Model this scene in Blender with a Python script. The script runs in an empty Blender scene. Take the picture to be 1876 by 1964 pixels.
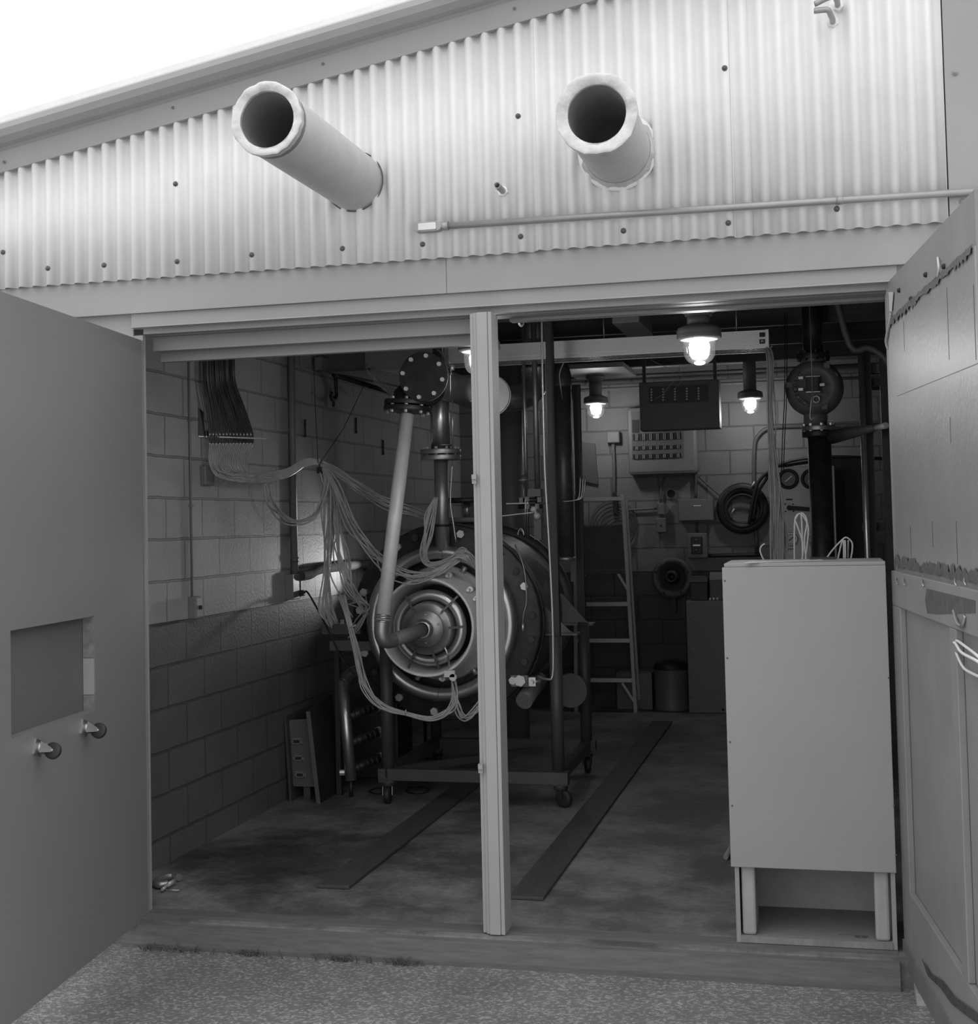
import bpy, bmesh, math, random
from mathutils import Vector, Matrix
random.seed(7)
S = bpy.context.scene
COL = S.collection

# ------------------------------------------------------------------ camera
F, CX, CY, ROLL, PIT, YAW = 2668.35, 903.45, 887.52, -0.02215, 0.0431, -0.24668
CAM = Vector((2.36461, -5.40603, 1.60066))
_fw = Vector((math.sin(YAW)*math.cos(PIT), math.cos(YAW)*math.cos(PIT), math.sin(PIT)))
_r0 = Vector((math.cos(YAW), -math.sin(YAW), 0)); _u0 = _r0.cross(_fw)
_rt = _r0*math.cos(ROLL)+_u0*math.sin(ROLL); _up = -_r0*math.sin(ROLL)+_u0*math.cos(ROLL)
cd = bpy.data.cameras.new('camera'); co = bpy.data.objects.new('camera', cd); COL.objects.link(co)
cd.sensor_fit = 'HORIZONTAL'; cd.sensor_width = 36; cd.lens = F/1876*36
cd.shift_x = (938-CX)/1876; cd.shift_y = (CY-982)/1876
cd.clip_start = 0.05; cd.clip_end = 200
M = Matrix((_rt, _up, -_fw)).transposed().to_4x4(); M.translation = CAM
co.matrix_world = M; S.camera = co

# ------------------------------------------------------------------ world, exposure
S.view_settings.view_transform = 'Standard'; S.view_settings.look = 'None'
S.view_settings.exposure = 0.0; S.view_settings.gamma = 1.0
S.view_settings.use_curve_mapping = False
W = bpy.data.worlds.new('overcast_sky'); S.world = W; W.use_nodes = True
nt = W.node_tree; nt.nodes.clear()
tc = nt.nodes.new('ShaderNodeTexCoord'); sp = nt.nodes.new('ShaderNodeSeparateXYZ')
mr = nt.nodes.new('ShaderNodeMapRange'); mr.inputs[1].default_value = 0.0; mr.inputs[2].default_value = 1.0
mr.inputs[3].default_value = 1.2; mr.inputs[4].default_value = 2.0
bg = nt.nodes.new('ShaderNodeBackground'); bg.inputs[0].default_value = (1, 1, 1, 1)
ow = nt.nodes.new('ShaderNodeOutputWorld')
nt.links.new(tc.outputs['Generated'], sp.inputs[0]); nt.links.new(sp.outputs[2], mr.inputs[0])
nt.links.new(mr.outputs[0], bg.inputs[1]); nt.links.new(bg.outputs[0], ow.inputs[0])
LAMP_W = 5.5      # watts of each jelly jar lamp
ADDED_W = 26.0      # watts of the light added behind the machine

# ------------------------------------------------------------------ geometry from sight lines
def ray(u, v): return _fw+_rt*((u-CX)/F)+_up*((CY-v)/F)
def Y(u, v, y): d = ray(u, v); return CAM+d*((y-CAM.y)/d.y)
def X(u, v, x): d = ray(u, v); return CAM+d*((x-CAM.x)/d.x)
def Z(u, v, z=0.): d = ray(u, v); return CAM+d*((z-CAM.z)/d.z)
def PL(u, v, o, n): d = ray(u, v); return CAM+d*((Vector(o)-CAM).dot(n)/d.dot(n))
def V(*a): return Vector(a)

# ------------------------------------------------------------------ materials
MATS = {}
def mat(name, g, rough=.6, metal=0., var=.0, vs=6., bump=0., bs=40., tint=None, streak=None, emis=None):
    if name in MATS: return MATS[name]
    m = bpy.data.materials.new(name); m.use_nodes = True; MATS[name] = m
    t = m.node_tree; b = t.nodes['Principled BSDF']
    c = (g, g, g*1.01, 1) if tint is None else (g*tint[0], g*tint[1], g*tint[2], 1)
    b.inputs['Base Color'].default_value = c
    b.inputs['Roughness'].default_value = rough; b.inputs['Metallic'].default_value = metal
    if var > 0 or bump > 0:
        geo = t.nodes.new('ShaderNodeTexCoord')
        mp = t.nodes.new('ShaderNodeMapping'); t.links.new(geo.outputs['Object'], mp.inputs[0])
        if streak: mp.inputs['Scale'].default_value = streak
    if var > 0:
        n = t.nodes.new('ShaderNodeTexNoise'); n.inputs['Scale'].default_value = vs; n.inputs['Detail'].default_value = 6
        n.inputs['Roughness'].default_value = .65
        t.links.new(mp.outputs[0], n.inputs['Vector'])
        r = t.nodes.new('ShaderNodeMapRange'); r.inputs[1].default_value = .3; r.inputs[2].default_value = .7
        r.inputs[3].default_value = 1-var; r.inputs[4].default_value = 1+var
        t.links.new(n.outputs['Fac'], r.inputs[0])
        mx = t.nodes.new('ShaderNodeVectorMath'); mx.operation = 'SCALE'
        mx.inputs[0].default_value = c[:3]; t.links.new(r.outputs[0], mx.inputs['Scale'])
        t.links.new(mx.outputs[0], b.inputs['Base Color'])
    if bump > 0:
        n2 = t.nodes.new('ShaderNodeTexNoise'); n2.inputs['Scale'].default_value = bs; n2.inputs['Detail'].default_value = 4
        t.links.new(mp.outputs[0], n2.inputs['Vector'])
        bp = t.nodes.new('ShaderNodeBump'); bp.inputs['Strength'].default_value = bump; bp.inputs['Distance'].default_value = .01
        t.links.new(n2.outputs['Fac'], bp.inputs['Height']); t.links.new(bp.outputs[0], b.inputs['Normal'])
    if emis:
        b.inputs['Emission Color'].default_value = (1, 1, 1, 1); b.inputs['Emission Strength'].default_value = emis
    return m

def block_mat(name, axis, up_g, lo_g):
    m = bpy.data.materials.new(name); m.use_nodes = True; t = m.node_tree; b = t.nodes['Principled BSDF']
    L = t.links.new; N = t.nodes.new
    geo = N('ShaderNodeNewGeometry'); sx = N('ShaderNodeSeparateXYZ'); L(geo.outputs['Position'], sx.inputs[0])
    cb = N('ShaderNodeCombineXYZ'); L(sx.outputs[1 if axis == 'y' else 0], cb.inputs[0])
    ad = N('ShaderNodeMath'); ad.operation = 'ADD'; ad.inputs[1].default_value = -1.3547+.2032*10
    L(sx.outputs[2], ad.inputs[0]); L(ad.outputs[0], cb.inputs[1])
    nz = N('ShaderNodeTexNoise'); nz.inputs['Scale'].default_value = 9; nz.inputs['Detail'].default_value = 5; L(geo.outputs['Position'], nz.inputs['Vector'])
    wob = N('ShaderNodeVectorMath'); wob.operation = 'MULTIPLY_ADD'; wob.inputs[1].default_value = (.012, .012, 0)
    L(nz.outputs['Color'], wob.inputs[0]); L(cb.outputs[0], wob.inputs[2])
    br = N('ShaderNodeTexBrick'); br.inputs['Scale'].default_value = 1; br.inputs['Brick Width'].default_value = .4064
    br.inputs['Row Height'].default_value = .2032; br.inputs['Mortar Size'].default_value = .007; br.inputs['Mortar Smooth'].default_value = .3
    br.inputs['Color1'].default_value = (1, 1, 1, 1); br.inputs['Color2'].default_value = (.9, .9, .9, 1); br.inputs['Mortar'].default_value = (.62, .62, .62, 1)
    br.inputs['Bias'].default_value = 0
    L(wob.outputs[0], br.inputs['Vector'])
    st = N('ShaderNodeMath'); st.operation = 'GREATER_THAN'; st.inputs[1].default_value = 1.1515; L(sx.outputs[2], st.inputs[0])
    mixg = N('ShaderNodeMapRange'); mixg.inputs[3].default_value = lo_g; mixg.inputs[4].default_value = up_g; L(st.outputs[0], mixg.inputs[0])
    n3 = N('ShaderNodeTexNoise'); n3.inputs['Scale'].default_value = 2.3; n3.inputs['Detail'].default_value = 6; L(geo.outputs['Position'], n3.inputs['Vector'])
    r3 = N('ShaderNodeMapRange'); r3.inputs[1].default_value = .3; r3.inputs[2].default_value = .7; r3.inputs[3].default_value = .86; r3.inputs[4].default_value = 1.1; L(n3.outputs['Fac'], r3.inputs[0])
    mu = N('ShaderNodeMath'); mu.operation = 'MULTIPLY'; L(mixg.outputs[0], mu.inputs[0]); L(r3.outputs[0], mu.inputs[1])
    sc = N('ShaderNodeVectorMath'); sc.operation = 'SCALE'; L(br.outputs['Color'], sc.inputs[0]); L(mu.outputs[0], sc.inputs['Scale'])
    L(sc.outputs[0], b.inputs['Base Color']); b.inputs['Roughness'].default_value = .62
    n4 = N('ShaderNodeTexNoise'); n4.inputs['Scale'].default_value = 70; n4.inputs['Detail'].default_value = 5; L(geo.outputs['Position'], n4.inputs['Vector'])
    h = N('ShaderNodeMath'); h.operation = 'MULTIPLY_ADD'; h.inputs[1].default_value = .32; L(n4.outputs['Fac'], h.inputs[0])
    iv = N('ShaderNodeMath'); iv.operation = 'SUBTRACT'; iv.inputs[0].default_value = 1; L(br.outputs['Fac'], iv.inputs[1]); L(iv.outputs[0], h.inputs[2])
    bp = N('ShaderNodeBump'); bp.inputs['Strength'].default_value = 1.0; bp.inputs['Distance'].default_value = .011
    L(h.outputs[0], bp.inputs['Height']); L(bp.outputs[0], b.inputs['Normal'])
    return m

def ground_mat():
    m = bpy.data.materials.new('exposed_aggregate'); m.use_nodes = True; t = m.node_tree; b = t.nodes['Principled BSDF']; L = t.links.new; N = t.nodes.new
    geo = N('ShaderNodeNewGeometry')
    v = N('ShaderNodeTexVoronoi'); v.inputs['Scale'].default_value = 100; L(geo.outputs['Position'], v.inputs['Vector'])
    sp = N('ShaderNodeSeparateColor'); L(v.outputs['Color'], sp.inputs[0])
    r = N('ShaderNodeMapRange'); r.inputs[1].default_value = .55; r.inputs[2].default_value = 1; r.inputs[3].default_value = .14; r.inputs[4].default_value = .30; L(sp.outputs[0], r.inputs[0])
    n = N('ShaderNodeTexNoise'); n.inputs['Scale'].default_value = 3; n.inputs['Detail'].default_value = 8; L(geo.outputs['Position'], n.inputs['Vector'])
    r2 = N('ShaderNodeMapRange'); r2.inputs[1].default_value = .3; r2.inputs[2].default_value = .7; r2.inputs[3].default_value = .82; r2.inputs[4].default_value = 1.2; L(n.outputs['Fac'], r2.inputs[0])
    mu = N('ShaderNodeMath'); mu.operation = 'MULTIPLY'; L(r.outputs[0], mu.inputs[0]); L(r2.outputs[0], mu.inputs[1])
    cc = N('ShaderNodeCombineColor'); [L(mu.outputs[0], cc.inputs[i]) for i in range(3)]; L(cc.outputs[0], b.inputs['Base Color'])
    b.inputs['Roughness'].default_value = .9
    bp = N('ShaderNodeBump'); bp.inputs['Strength'].default_value = .6; bp.inputs['Distance'].default_value = .006
    L(v.outputs['Distance'], bp.inputs['Height']); L(bp.outputs[0], b.inputs['Normal'])
    return m

def floor_mat():
    m = bpy.data.materials.new('stained_concrete'); m.use_nodes = True; t = m.node_tree; b = t.nodes['Principled BSDF']; L = t.links.new; N = t.nodes.new
    geo = N('ShaderNodeNewGeometry')
    n = N('ShaderNodeTexNoise'); n.inputs['Scale'].default_value = 1.5; n.inputs['Detail'].default_value = 9; n.inputs['Roughness'].default_value = .68; L(geo.outputs['Position'], n.inputs['Vector'])
    r = N('ShaderNodeMapRange'); r.inputs[1].default_value = .42; r.inputs[2].default_value = .6; r.inputs[3].default_value = .08; r.inputs[4].default_value = .21; L(n.outputs['Fac'], r.inputs[0])
    n2 = N('ShaderNodeTexNoise'); n2.inputs['Scale'].default_value = 28; n2.inputs['Detail'].default_value = 7; n2.inputs['Roughness'].default_value = .7; L(geo.outputs['Position'], n2.inputs['Vector'])
    r2 = N('ShaderNodeMapRange'); r2.inputs[1].default_value = .3; r2.inputs[2].default_value = .7; r2.inputs[3].default_value = .75; r2.inputs[4].default_value = 1.25; L(n2.outputs['Fac'], r2.inputs[0])
    # oil stains beside the left wall
    d = N('ShaderNodeVectorMath'); d.operation = 'DISTANCE'; d.inputs[1].default_value = (-.15, .95, 0); L(geo.outputs['Position'], d.inputs[0])
    ma = N('ShaderNodeMath'); ma.operation = 'MULTIPLY_ADD'; ma.inputs[1].default_value = .9; L(n.outputs['Fac'], ma.inputs[0]); L(d.outputs['Value'], ma.inputs[2])
    r4 = N('ShaderNodeMapRange'); r4.inputs[1].default_value = .75; r4.inputs[2].default_value = 1.15; r4.inputs[3].default_value = .36; r4.inputs[4].default_value = 1; L(ma.outputs[0], r4.inputs[0])
    mu = N('ShaderNodeMath'); mu.operation = 'MULTIPLY'; L(r.outputs[0], mu.inputs[0]); L(r2.outputs[0], mu.inputs[1])
    mv = N('ShaderNodeMath'); mv.operation = 'MULTIPLY'; L(mu.outputs[0], mv.inputs[0]); L(r4.outputs[0], mv.inputs[1])
    cc = N('ShaderNodeCombineColor'); [L(mv.outputs[0], cc.inputs[i]) for i in range(3)]; L(cc.outputs[0], b.inputs['Base Color'])
    b.inputs['Roughness'].default_value = .55
    bp = N('ShaderNodeBump'); bp.inputs['Strength'].default_value = .25; bp.inputs['Distance'].default_value = .004
    L(n2.outputs['Fac'], bp.inputs['Height']); L(bp.outputs[0], b.inputs['Normal'])
    return m

def glass_mat(name, g=1., rough=.1, thin=.88, milk=0.):
    m = bpy.data.materials.new(name); m.use_nodes = True; t = m.node_tree; t.nodes.clear(); N = t.nodes.new; L = t.links.new
    tr = N('ShaderNodeBsdfTransparent'); tr.inputs[0].default_value = (g, g, g, 1)
    gl = N('ShaderNodeBsdfGlossy'); gl.inputs['Roughness'].default_value = rough
    fr = N('ShaderNodeLayerWeight'); fr.inputs['Blend'].default_value = .35
    mp = N('ShaderNodeMapRange'); mp.inputs[3].default_value = .06; mp.inputs[4].default_value = .55; L(fr.outputs['Facing'], mp.inputs[0])
    mx = N('ShaderNodeMixShader'); L(mp.outputs[0], mx.inputs[0]); L(tr.outputs[0], mx.inputs[1]); L(gl.outputs[0], mx.inputs[2])
    o = N('ShaderNodeOutputMaterial')
    tl = N('ShaderNodeBsdfTranslucent'); m2 = N('ShaderNodeMixShader'); m2.inputs[0].default_value = milk
    L(mx.outputs[0], m2.inputs[1]); L(tl.outputs[0], m2.inputs[2]); L(m2.outputs[0], o.inputs[0])
    return m

# ------------------------------------------------------------------ mesh builder
class MB:
    def __init__(s): s.v = []; s.f = []; s.sm = []
    def add(s, vs, fs, smooth=False):
        o = len(s.v); s.v += [Vector(p) for p in vs]
        for f in fs: s.f.append([i+o for i in f]); s.sm.append(smooth)
        return s
    def box(s, a, b):
        x0, y0, z0 = [min(a[i], b[i]) for i in range(3)]; x1, y1, z1 = [max(a[i], b[i]) for i in range(3)]
        return s.add([(x0,y0,z0),(x1,y0,z0),(x1,y1,z0),(x0,y1,z0),(x0,y0,z1),(x1,y0,z1),(x1,y1,z1),(x0,y1,z1)],
                     [(0,3,2,1),(4,5,6,7),(0,1,5,4),(1,2,6,5),(2,3,7,6),(3,0,4,7)])
    def obox(s, c, ax, ay, az):       # centre and half-axis vectors
        c = Vector(c); ax, ay, az = Vector(ax), Vector(ay), Vector(az); vs = []
        for k in (-1, 1):
            for i, j in ((-1,-1),(1,-1),(1,1),(-1,1)): vs.append(c+ax*i+ay*j+az*k)
        return s.add(vs, [(0,3,2,1),(4,5,6,7),(0,1,5,4),(1,2,6,5),(2,3,7,6),(3,0,4,7)])
    def bar(s, p0, p1, w, h, up=(0,0,1)):
        p0, p1 = Vector(p0), Vector(p1); d = (p1-p0)
        if d.length < 1e-6: return s
        dn = d.normalized(); up = Vector(up)
        if abs(dn.dot(up)) > .95: up = Vector((0,1,0)) if abs(dn.y) < .9 else Vector((1,0,0))
        sx = dn.cross(up).normalized(); sz = sx.cross(dn)
        return s.obox((p0+p1)/2, sx*w/2, d/2, sz*h/2)
    def prism(s, poly, d):            # polygon (3-D points) pushed by vector d
        n = len(poly); d = Vector(d); poly = [Vector(p) for p in poly]
        return s.add(poly+[p+d for p in poly], [list(range(n))[::-1], list(range(n, 2*n))]+[(i,(i+1)%n,n+(i+1)%n,n+i) for i in range(n)])
    def rings(s, rings, caps=True, closed=False, smooth=True):
        n = len(rings[0]); o = len(s.v)
        for r in rings: s.v += [Vector(p) for p in r]
        m = len(rings)
        for k in range(m if closed else m-1):
            a, b = o+k*n, o+((k+1) % m)*n
            for i in range(n): s.f.append([a+i, a+(i+1)%n, b+(i+1)%n, b+i]); s.sm.append(smooth)
        if caps and not closed:
            s.f.append([o+i for i in range(n)][::-1]); s.sm.append(False)
            s.f.append([o+(m-1)*n+i for i in range(n)]); s.sm.append(False)
        return s
    def tube(s, pts, r, n=8, smooth_pts=True, caps=True, closed=False, sub=4):
        P = [Vector(p) for p in pts]
        if smooth_pts and len(P) > 2:
            Q = []; m = len(P)
            rng = range(m) if closed else range(m-1)
            for i in rng:
                p0, p1, p2, p3 = P[(i-1) % m] if (closed or i > 0) else P[0], P[i], P[(i+1) % m], P[(i+2) % m] if (closed or i+2 < m) else P[-1]
                for k in range(sub):
                    t = k/sub
                    Q.append(.5*((2*p1)+(p2-p0)*t+(2*p0-5*p1+4*p2-p3)*t*t+(3*p1-p0-3*p2+p3)*t**3))
            if not closed: Q.append(P[-1])
            P = Q
        R = []; m = len(P); nrm = None
        for i, p in enumerate(P):
            a = P[i-1] if i > 0 else (P[-1] if closed else p); b = P[i+1] if i < m-1 else (P[0] if closed else p)
            t = (b-a)
            if t.length < 1e-9: t = Vector((0,0,1))
            t.normalize()
            if nrm is None:
                nrm = t.orthogonal().normalized()
            else:
                nrm = nrm-t*nrm.dot(t)
                if nrm.length < 1e-6: nrm = t.orthogonal()
                nrm.normalize()
            bn = t.cross(nrm); rr = r[i] if isinstance(r, (list, tuple)) else r
            R.append([p+nrm*rr*math.cos(2*math.pi*k/n)+bn*rr*math.sin(2*math.pi*k/n) for k in range(n)])
        return s.rings(R, caps, closed)
    def cyl(s, p0, p1, r, r1=None, n=20, caps=True):
        p0, p1 = Vector(p0), Vector(p1); t = (p1-p0).normalized(); a = t.orthogonal().normalized(); b = t.cross(a)
        if r1 is None: r1 = r
        return s.rings([[p+a*q*math.cos(2*math.pi*k/n)+b*q*math.sin(2*math.pi*k/n) for k in range(n)] for p, q in ((p0, r), (p1, r1))], caps)
    def lathe(s, o, d, prof, n=32, closed=False, smooth=True, caps=False):   # prof: (radius, distance along d)
        o = Vector(o); d = Vector(d).normalized(); a = d.orthogonal().normalized(); b = d.cross(a)
        return s.rings([[o+d*h+(a*math.cos(2*math.pi*k/n)+b*math.sin(2*math.pi*k/n))*r for k in range(n)] for r, h in prof], caps, closed, smooth)
    def torus(s, o, d, R, r, n=40, m=12, a0=0., a1=2*math.pi):
        o = Vector(o); d = Vector(d).normalized(); a = d.orthogonal().normalized(); b = d.cross(a); full = abs(a1-a0) > 6.28
        k = n if full else n+1; RR = []
        for i in range(k):
            t = a0+(a1-a0)*i/n; c = a*math.cos(t)+b*math.sin(t)
            RR.append([o+c*(R+r*math.cos(2*math.pi*j/m))+d*r*math.sin(2*math.pi*j/m) for j in range(m)])
        return s.rings(RR, True, full)
    def sphere(s, c, r, n=16, m=10, sc=(1,1,1)):
        c = Vector(c); RR = []
        for i in range(1, m):
            t = math.pi*i/m
            RR.append([c+Vector((sc[0]*r*math.sin(t)*math.cos(2*math.pi*k/n), sc[1]*r*math.sin(t)*math.sin(2*math.pi*k/n), -sc[2]*r*math.cos(t))) for k in range(n)])
        return s.rings(RR, True)
    def hexnut(s, c, d, r, h): return s.cylf(c, d, r, h, 6)
    def cylf(s, c, d, r, h, n):
        c = Vector(c); d = Vector(d).normalized(); a = d.orthogonal().normalized(); b = d.cross(a)
        return s.rings([[c+d*q+a*r*math.cos(2*math.pi*k/n)+b*r*math.sin(2*math.pi*k/n) for k in range(n)] for q in (0, h)], True, False, False)
    def build(s, name, m, parent=None, bevel=0.):
        o3 = ORG.get(parent.name, Vector()) if parent else Vector()
        me = bpy.data.meshes.new(name); me.from_pydata([tuple(v-o3) for v in s.v], [], s.f)
        me.polygons.foreach_set('use_smooth', s.sm); me.materials.append(m); me.update()
        bm = bmesh.new(); bm.from_mesh(me); bmesh.ops.recalc_face_normals(bm, faces=bm.faces); bm.to_mesh(me); bm.free()
        ob = bpy.data.objects.new(name, me); COL.objects.link(ob)
        if parent: ob.parent = parent
        ORG[ob.name] = o3
        if bevel:
            b = ob.modifiers.new('bevel', 'BEVEL'); b.width = bevel; b.segments = 2; b.limit_method = 'ANGLE'
        return ob
ORG = {}
def thing(name, label, cat, loc=(0,0,0), group=None):
    o = bpy.data.objects.new(name, None); COL.objects.link(o); o.location = loc; o.empty_display_size = .05
    o['label'] = label; o['category'] = cat; ORG[o.name] = Vector(loc)
    if group: o['group'] = group
    return o
def tag(o, label, cat, group=None):
    o['label'] = label; o['category'] = cat
    if group: o['group'] = group
    return o
def struct(o, label=None, cat=None):
    o['kind'] = 'structure'
    if label: o['label'] = label
    if cat: o['category'] = cat
    return o
def copy_tree(o, parent=None):
    c = o.copy(); COL.objects.link(c)
    if parent: c.parent = parent
    for ch in list(o.children): copy_tree(ch, c)
    return c
def rect(u0, v0, u1, v1, y):        # upright rectangle seen at depth y -> x0, x1, z0, z1
    a, b = Y(u0, v1, y), Y(u1, v0, y)
    return a.x, b.x, a.z, b.z
def text_mesh(txt, size, depth, name):
    c = bpy.data.curves.new(name, 'FONT'); c.body = txt; c.size = size; c.extrude = depth; c.align_x = 'CENTER'; c.align_y = 'CENTER'
    o = bpy.data.objects.new(name, c); COL.objects.link(o)
    dg = bpy.context.evaluated_depsgraph_get(); me = bpy.data.meshes.new_from_object(o.evaluated_get(dg))
    bpy.data.objects.remove(o); bpy.data.curves.remove(c)
    return me
def text_on(parent, txt, size, pos, xdir, zdir, m, name='lettering', depth=.001):
    me = text_mesh(txt, size, depth, name); xd, zd = Vector(xdir).normalized(), Vector(zdir).normalized(); nd = xd.cross(zd)
    o3 = ORG.get(parent.name, Vector()) if parent else Vector()
    for v in me.vertices: v.co = Vector(pos)-o3+xd*v.co.x+zd*v.co.y+nd*v.co.z
    me.materials.clear(); me.materials.append(m)
    ob = bpy.data.objects.new(name, me); COL.objects.link(ob); ob.parent = parent; ORG[ob.name] = o3
    return ob

# ------------------------------------------------------------------ shared materials
m_trim = mat('grey_painted_trim', .30, .5, var=.05, vs=3, bump=.05, bs=60)
m_soffit = mat('grey_painted_header', .26, .5, var=.05, vs=3)
m_doorL = mat('grey_painted_door', .19, .5, var=.04, vs=2, bump=.04, bs=120)
m_doorR = mat('worn_grey_door_paint', .225, .42, var=.10, vs=4, bump=.1, bs=70)
m_post = mat('light_grey_post_paint', .33, .5, var=.05, vs=5)
m_cab = mat('light_grey_cabinet_paint', .28, .5, var=.04, vs=2, bump=.05, bs=150)
m_cabin = mat('cabinet_inside_paint', .33, .6, var=.10, vs=9)
m_ply = mat('plywood', .22, .7, var=.25, vs=6, streak=(3, 40, 1))
m_galv = mat('galvanised_sheet', .72, .42, .45, var=.05, vs=8)
m_sheet = mat('corrugated_aluminium', .74, .5, 0., var=.05, vs=5)
m_duct = mat('insulated_duct_skin', .50, .5, .15, var=.08, vs=9, bump=.15, bs=14)
m_foil = mat('crimped_foil', .55, .38, .5, var=.15, vs=22, bump=1., bs=11)
m_soot = mat('sooty_duct_lining', .20, .9, var=.15)
m_steel = mat('brushed_stainless', .52, .32, .9, var=.10, vs=14)
m_steeld = mat('dull_stainless', .38, .42, .8, var=.14, vs=9)
m_pale = mat('pale_aluminium_pipe', .74, .45, .12, var=.08, vs=10)
m_black = mat('black_paint', .022, .5, var=.25, vs=9)
m_black2 = mat('worn_black_steel', .03, .45, .2, var=.5, vs=12)
m_iron = mat('dark_iron_pipe', .08, .38, .3, var=.3, vs=10)
m_body = mat('grey_machine_paint', .16, .5, var=.10, vs=5)
m_frame = mat('dark_grey_frame_paint', .06, .5, var=.15, vs=8)
m_bolt = mat('bright_bolt', .62, .35, .6)
m_rubber = mat('black_rubber', .02, .6)
m_box = mat('grey_box_enamel', .17, .5, var=.07, vs=7)
m_boxd = mat('dark_box_enamel', .10, .5, var=.10, vs=7)
m_cond = mat('conduit_zinc', .34, .45, .5, var=.08, vs=8)
m_white = mat('white_enamel', .55, .45, var=.05, vs=10)
m_alu = mat('ladder_aluminium', .50, .4, .6, var=.06, vs=9)
m_wire = mat('pale_wire', .40, .5)
m_clear = mat('clear_plastic_tube', .42, .22, 0., var=.15, vs=12); MATS['clear_plastic_tube'].node_tree.nodes['Principled BSDF'].inputs['Transmission Weight'].default_value = .15
m_wood = mat('dark_beam_wood', .07, .7, var=.25, vs=6, streak=(1, 8, 8))
m_bulb = mat('lit_bulb', 1., .5, emis=14.)
m_brass = mat('bright_fitting', .6, .3, .8)
m_rope = mat('white_rope', .62, .8)
m_ink = mat('black_ink', .012, .6)
m_globe = glass_mat('jelly_jar_glass', milk=.012)
YD = V(0, 1, 0); YN = V(0, -1, 0); ZU = V(0, 0, 1)

# ================================================================== STRUCTURE
XL, YB, XR, ZC = -.738, 6.53, 3.02, 3.0
SL = .176                                    # roof slope along the gable
def zr(x): return 3.355+SL*x                 # lower edge of the rake board
struct(MB().box((-.95, -.12, -.35), (3.2, 6.75, 0)).build('floor', floor_mat()))
gnd = struct(MB().box((-14, -1.3, -.5), (16, -.115, -.105)).build('ground', ground_mat()))
MB().box((-14, -16, -.5), (16, -1.301, -.105)).build('bounce_yard', mat('bounce_yard_pale', .44, .9, var=.1, vs=2), gnd)  # out-of-view pale ground, added to bounce light up onto the siding
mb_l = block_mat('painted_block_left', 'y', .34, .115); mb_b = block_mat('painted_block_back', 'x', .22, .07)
struct(MB().box((XL-.2, 0.0, 0), (XL, YB+.2, ZC+.1)).build('wall_left', mb_l))
struct(MB().box((XL, YB, 0), (XR, YB+.2, ZC+.1)).build('wall_back', mb_b))
struct(MB().box((XR, 0.0, 0), (XR+.2, YB+.2, ZC+.1)).build('wall_right', mb_l))
ce = MB().box((XL, .15, ZC), (XR, YB, ZC+.08))
ceil = struct(ce.build('ceiling', m_wood))
for k in range(6): MB().box((XL, .75+k*1.02, ZC-.16), (XR, .80+k*1.02, ZC)).build('joist', m_wood, ceil)
# roof slab and rake board
rf = MB().prism([(-2.2, -.1, zr(-2.2)+.19), (3.6, -.1, zr(3.6)+.19), (3.6, -.1, zr(3.6)+.24), (-2.2, -.1, zr(-2.2)+.24)], (0, 7, 0))
struct(rf.build('roof', m_galv))
prof = [(-.03, 0), (-.085, 0), (-.10, .085), (-.115, .095), (-.15, .10), (-.185, .115), (-.20, .14), (-.195, .165), (-.17, .182), (-.10, .19), (-.03, .19)]
rk = MB()
R = []
for x in (-2.2, 3.6): R.append([(x, y, zr(x)+dz) for y, dz in prof])
rk.rings(R, True, False, False)
rake = struct(rk.build('trim_1', m_trim))
for u, v in ((332, 207), (620, 123), (8, 311), (987, 17)):
    p = Y(u, v, -.095); MB().lathe(p, YN, [(.006, 0), (.006, .005), (0.001, .007)], 8).build('screw', m_box, rake)
# front wall above the doorway
wf = bpy.data.objects.new('wall_front', None); COL.objects.link(wf); struct(wf)
MB().prism([(-1.7, -.012, 2.46), (3.25, -.012, 2.46), (3.25, -.012, zr(3.25)+.18), (-1.7, -.012, zr(-1.7)+.18)], (0, .162, 0)).build('backing', m_trim, wf)
MB().box((-1.7, -.012, -.35), (-.471, -.0005, 2.46)).build('backing', m_trim, wf)
MB().box((2.66, -.012, -.35), (3.25, .15, 2.46)).build('backing', m_trim, wf)
seams = [-1.66, Y(682, 330, -.05).x, Y(1022, 300, -.05).x, Y(1405, 300, -.05).x, 2.125, 2.846]
PITCH = .0672
for i in range(len(seams)-1):
    x0, x1 = seams[i], seams[i+1]+(.02 if i < 4 else 0); s = MB(); n = int((x1-x0)/PITCH*14); zb = 2.664+random.uniform(-.003, .003)
    off = -.0015*(i % 2)
    vs = []; fs = []
    for k in range(n+1):
        x = x0+(x1-x0)*k/n; c = math.cos(2*math.pi*(x+.9)/PITCH); y = -.0685+off-.0150*(abs(c)**.7)*(1 if c > 0 else -1)
        vs += [(x, y, zb), (x, y, min(zr(x)+.05, 4.1)), (x, y+.0012, zb), (x, y+.0012, min(zr(x)+.05, 4.1))]
    for k in range(n):
        a = 4*k; fs += [(a, a+4, a+5, a+1), (a+2, a+3, a+7, a+6), (a, a+2, a+6, a+4), (a+1, a+5, a+7, a+3)]
    s.add(vs, fs, True); s.build('corrugated_sheet', m_sheet, wf)
for u, v in ((92, 515), (200, 509), (340, 502), (483, 489), (657, 477), (811, 469), (999, 454), (1196, 443), (1397, 428), (1605, 401), (337, 353), (994, 223), (1390, 131), (6, 484)):
    p = Y(u, v, -.082); MB().lathe(p, YN, [(.011, 0), (.011, .004), (.006, .005), (.006, .011), (.001, .012)], 12).build('screw', m_boxd, wf)
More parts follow.
